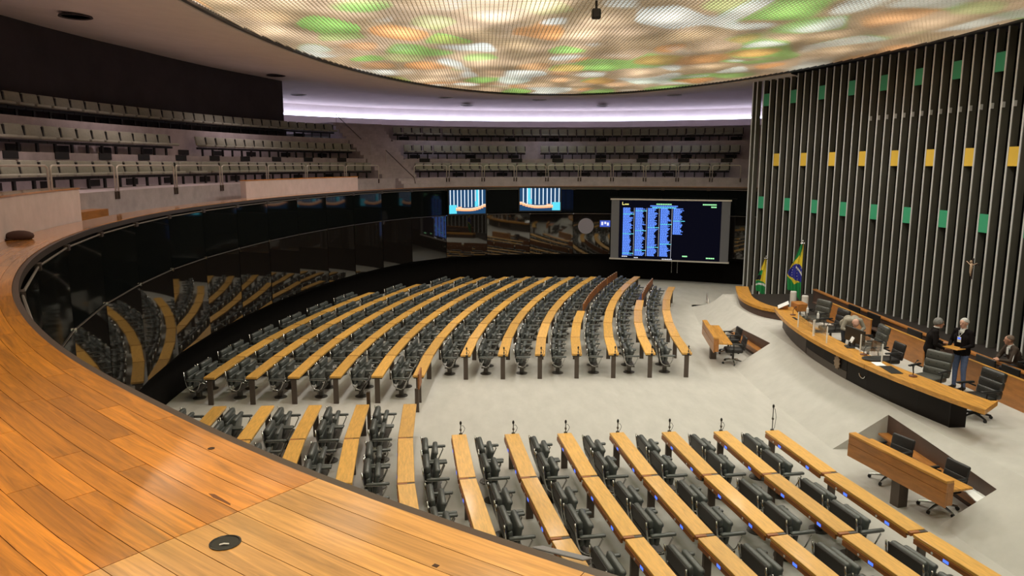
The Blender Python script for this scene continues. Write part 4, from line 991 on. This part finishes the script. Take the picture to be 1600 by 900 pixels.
def person(label, loc, rz, J, cl, hair, head_yaw=0., head_pitch=0., extras=None):
    """one continuous body from tapered limbs fused by a voxel remesh; J gives joint positions (x forward, y left, z up)"""
    r = empty('person', loc, rz, label=label, cat='person'); P = []           # P: (p0, p1, r0, r1, material)
    V = Vector; b = MB()
    def limb(p0, p1, r0, r1, m): P.append((V(p0), V(p1), r0, r1, m))
    hip, chest, neck, head = V(J['hip']), V(J['chest']), V(J['neck']), V(J['head'])
    side = V(J.get('side', (0, 1, 0))).normalized(); mt, ml, ms_, sk = cl['top'], cl['legs'], cl.get('shoe', M_SHOE), cl['skin']
    waist = hip.lerp(chest, .45)
    for q in (-1, 1):
        limb(hip + side * .075 * q, waist + side * .065 * q, .125, .115, cl.get('hipm', ml) if False else mt)
        limb(waist + side * .065 * q, chest + side * .085 * q, .115, .13, mt)
        limb(chest + side * .08 * q, neck + side * .10 * q - (neck - chest) * .22, .125, .07, mt)
    limb(neck - (neck - chest) * .15, head - (head - neck) * .25, .062, .056, sk)
    limb(neck - (neck - chest) * .22, neck - (neck - chest) * .05, .085, .072, cl.get('collar', mt))
    hy = Matrix.Translation(head) @ Matrix.Rotation(head_yaw, 4, 'Z') @ Matrix.Rotation(head_pitch, 4, 'Y')
    def hp(x, y, z): return hy @ V((x, y, z))
    limb(hp(-.02, 0, .035), hp(.02, 0, .03), .088, .082, sk); limb(hp(.03, 0, -.02), hp(.045, 0, -.075), .068, .042, sk)
    limb(hp(.085, 0, .015), hp(.108, 0, -.022), .012, .016, sk)
    for q in (-1, 1):
        limb(hp(-.005, q * .082, .02), hp(-.01, q * .084, -.02), .016, .012, sk); limb(hp(.06, q * .033, .038), hp(.075, q * .025, .04), .018, .016, sk)
    for q, s_ in ((1, 'l'), (-1, 'r')):
        sh = neck - (neck - chest) * .30 + side * .185 * q; el, wr, tip = V(J['el' + s_]), V(J['wr' + s_]), V(J['tip' + s_])
        limb(sh - side * .05 * q, sh, .075, .066, mt); limb(sh, el, .064, .050, mt); limb(el, wr, .049, .036, mt)
        d = (tip - wr).normalized(); limb(wr - d * .02, wr + d * .03, .028, .030, sk)
        up_ = V(J.get('up' + s_, (0, 0, 1))); ac = d.cross(up_); ac = (ac if ac.length > .1 else d.orthogonal()).normalized(); nrm = ac.cross(d).normalized()
        pc = wr + d * .09
        for w_ in (-.026, 0, .026): limb(wr + d * .03 + ac * w_ * .7, pc + ac * w_, .019, .017, sk)
        for k_, (w_, ln) in enumerate(((-.033, .058), (-.011, .074), (.011, .078), (.033, .068))):
            a0 = pc + ac * w_; a1 = a0 + d * ln * .55 - nrm * .008; a2 = a1 + d * ln * .35 - nrm * .026
            limb(a0, a1, .0105, .0095, sk); limb(a1, a2, .0095, .008, sk)
        th = wr + d * .035 + ac * .034 * -q; t1 = th + d * .035 - ac * .03 * q; limb(th, t1, .014, .012, sk); limb(t1, t1 + d * .03 - nrm * .012, .012, .0095, sk)
        hp_ = hip + side * .09 * q - V((0, 0, .02)); kn, an = V(J['kn' + s_]), V(J['an' + s_]); toe = V(J.get('toe' + s_, tuple(an + V((.17, 0, -.05)))))
        limb(hp_, kn, .092, .064, ml); limb(kn, an, .062, .046, ml); limb(an + V((-.03, 0, -.045)), toe, .042, .036, ms_); limb(an + V((-.02, 0, -.02)), an + V((.02, 0, -.03)), .045, .045, ms_)
    b.m(sk)
    for p0, p1, r0, r1, m in P:
        if (p1 - p0).length < 1e-4: continue
        d = (p1 - p0).normalized(); pts = []; rad = []
        for a in (0.08, .38, .7, .92): pts.append(p0 - d * r0 * math.cos(math.asin(min(1, a)))); rad.append(r0 * a)
        pts += [p0, p1]; rad += [r0, r1]
        for a in (.92, .7, .38, .08): pts.append(p1 + d * r1 * math.cos(math.asin(a))); rad.append(r1 * a)
        b.tube(pts, rad, 12)
    me0 = b.mesh('body_src'); tmp = bpy.data.objects.new('body_src', me0); COL.objects.link(tmp)
    md = tmp.modifiers.new('rm', 'REMESH'); md.mode = 'VOXEL'; md.voxel_size = .0105
    sm = tmp.modifiers.new('sm', 'SMOOTH'); sm.factor = .5; sm.iterations = 3
    dg = bpy.context.evaluated_depsgraph_get(); me = bpy.data.meshes.new_from_object(tmp.evaluated_get(dg)); me.name = 'body'
    bpy.data.objects.remove(tmp); bpy.data.meshes.remove(me0)
    n = len(me.polygons); c = np.empty(n * 3); me.polygons.foreach_get('center', c); c = c.reshape(n, 3)
    best = np.full(n, 1e9); idx = np.zeros(n, int); mats_ = []
    for p0, p1, r0, r1, m in P:
        if m not in mats_: mats_.append(m)
        a = np.array(p0); d = np.array(p1) - a; t = np.clip(((c - a) @ d) / max(1e-9, d @ d), 0, 1); ds = np.linalg.norm(c - a - t[:, None] * d, axis=1) - (r0 + (r1 - r0) * t)
        k = ds < best; best[k] = ds[k]; idx[k] = mats_.index(m)
    me.materials.clear()
    for m in mats_: me.materials.append(m)
    me.polygons.foreach_set('material_index', idx.astype(np.int32)); me.polygons.foreach_set('use_smooth', [True] * n); me.update()
    put('body', me, r)
    e = MB().m(M_EYE)
    for q in (-1, 1): p = hp(.086, q * .031, .02); e.ell(tuple(p), (.009, .011, .008), 8, 5)
    e.build('eyes', r); e = MB().m(M_LIP); p = hp(.093, 0, -.055); e.ell(tuple(p), (.010, .024, .007), 10, 5); e.build('mouth', r)
    if hair:
        hm, full, rr = hair; h = MB().m(hm); nu, nv = 20, 12; vs = []; fs = []
        for j in range(nv + 1):
            ph = math.pi * .5 * j / nv * full
            for i in range(nu):
                th = 2 * math.pi * i / nu; wv = 1 + .03 * math.sin(5 * th + 3 * ph)
                vs.append(hy @ (V((-.012, 0, .032)) + V((-.35, 0, .94)).normalized().to_track_quat('Z', 'X').to_matrix() @ V((rr * 1.02 * wv * math.sin(ph) * math.cos(th), rr * .98 * wv * math.sin(ph) * math.sin(th), rr * 1.04 * math.cos(ph)))))
        for j in range(nv):
            for i in range(nu): fs.append((j * nu + i, (j + 1) * nu + i, (j + 1) * nu + (i + 1) % nu, j * nu + (i + 1) % nu))
        h.add(vs, fs); ho = h.build('hair', r, smooth=True); md = ho.modifiers.new('t', 'SOLIDIFY'); md.thickness = .012; md.offset = -1
    if extras: extras(r, hp)
    return r
stand = dict(hip=(0, 0, .93), chest=(.0, 0, 1.26), neck=(.0, 0, 1.47), head=(.02, 0, 1.61), knl=(.02, .1, .5), anl=(-.02, .11, .09), knr=(.03, -.1, .5), anr=(.0, -.12, .09))
# 1 dark suited man, back turned
J = dict(stand); J.update(chest=(.05, 0, 1.25), neck=(.10, 0, 1.45), head=(.15, 0, 1.575), ell=(.10, .27, 1.13), wrl=(.30, .20, 1.07), tipl=(.40, .14, 1.09), elr=(.08, -.28, 1.12), wrr=(.26, -.22, 1.02), tipr=(.36, -.16, 1.03))
def ex1(r, hp): MB().m(M_SHIRTW).lathe([(.066, 0), (.070, .03), (.064, .035)], tuple(Vector((.115, 0, 1.465))), 16).build('shirt_collar', r, smooth=True)
person('man in a dark suit with wavy grey hair standing with his back turned', (8.02, -.95, DZ), R(-25), J, dict(top=M_SUIT, legs=M_SUIT, skin=M_SKIN, collar=M_SUIT), (M_HGREY, 1.28, .107), extras=ex1)
# 2 man with a badge
J = dict(stand); J.update(ell=(.03, .27, 1.13), wrl=(.26, .14, 1.04), tipl=(.35, .06, 1.05), elr=(.03, -.27, 1.13), wrr=(.26, -.15, 1.02), tipr=(.35, -.08, 1.03))
def ex2(r, hp):
    MB().m(M_PAPER).box(.128, .136, -.045, .045, 1.17, 1.30).m(M_BLUE).box(.136, .138, -.035, .035, 1.24, 1.28).build('badge', r)
    MB().m(M_WHITE).tube([(.07, -.07, 1.44), (.125, -.02, 1.34), (.132, 0, 1.30)], .004, 5).tube([(.07, .07, 1.44), (.125, .02, 1.34), (.132, 0, 1.30)], .004, 5).build('lanyard', r)
    MB().m(M_CHROME).tube([hp(.098, y, .022 + .0 * y) for y in (-.06, -.03, 0, .03, .06)], .003, 5).build('glasses', r)
person('white haired man in black sweater with a badge, standing and facing the grey haired man', (8.66, -1.2, DZ), R(200), J, dict(top=M_SUIT, legs=M_JEAN, skin=M_SKIN2, collar=M_SHIRTW), (M_HWHITE, 1.0, .100), extras=ex2)
b = MB().m(M_MTOP).rbox(0, 0, 0, .30, .40, .02, .006, 1); b.build('wooden_folder', None, loc=(8.36, -1.34, DZ + 1.055), rz=R(200), label='thin wooden folder held by the man with the badge', cat='folder')
# 3 bending bald man
J = dict(hip=(-.12, 0, .90), chest=(.22, 0, 1.08), neck=(.42, 0, 1.10), head=(.54, 0, 1.05), knl=(.02, .1, .48), anl=(-.06, .11, .09), knr=(.03, -.1, .48), anr=(-.04, -.12, .09),
         ell=(.36, .30, .88), wrl=(.50, .16, .82), tipl=(.60, .12, .80), elr=(.36, -.28, .86), wrr=(.52, -.14, .82), tipr=(.62, -.10, .80))
def ex3(r, hp): MB().m(M_BLACK).rbox(.50, .0, .80, .16, .2, .03, .008, 1).build('held_case', r)
person('bald man in a beige shirt bending low between two armchairs', (7.50, 2.0, DZ), R(-98), J, dict(top=M_SHIRTB, legs=M_TROUS, skin=M_SKIN2), (M_HWHITE, .0, .09) if False else None, head_pitch=R(62), extras=None)
# 4 seated man leaning on the rear rail
J = dict(hip=(0, 0, .50), chest=(.10, 0, .80), neck=(.17, 0, 1.00), head=(.22, 0, 1.12), knl=(.40, .14, .48), anl=(.36, .14, .09), knr=(.40, -.14, .48), anr=(.36, -.14, .09),
         ell=(.28, .26, .66), wrl=(.44, .06, .64), tipl=(.50, -.06, .64), elr=(.28, -.26, .66), wrr=(.44, -.04, .66), tipr=(.50, .08, .67))
def ex4(r, hp):
    m_ = M_SHIRTW
    MB().m(m_).tube([(.16, .20, .985), (.22, .262, .83), (.275, .312, .67)], .009, 5).build('sleeve_stripe', r)
    MB().m(m_).tube([(.16, -.20, .985), (.22, -.262, .83), (.275, -.312, .67)], .009, 5).build('sleeve_stripe', r)
    MB().m(m_).rbox(.235, 0, .86, .02, .08, .18, .008, 1).build('shirt_front', r)
person('seated man in a brown jacket with white sleeve stripes leaning on the rear rail', (10.22, -.95, DZ), R(172), J, dict(top=M_JACK, legs=M_TROUS, skin=M_SKIN, collar=M_SHIRTW), (M_HSHORT, .95, .098), head_yaw=R(-25), extras=ex4)
exec_chair(10.27, -.95, R(172), DZ - .02, 'dark office chair under the seated man behind the rear rail', big=False, mt=M_SHELL)
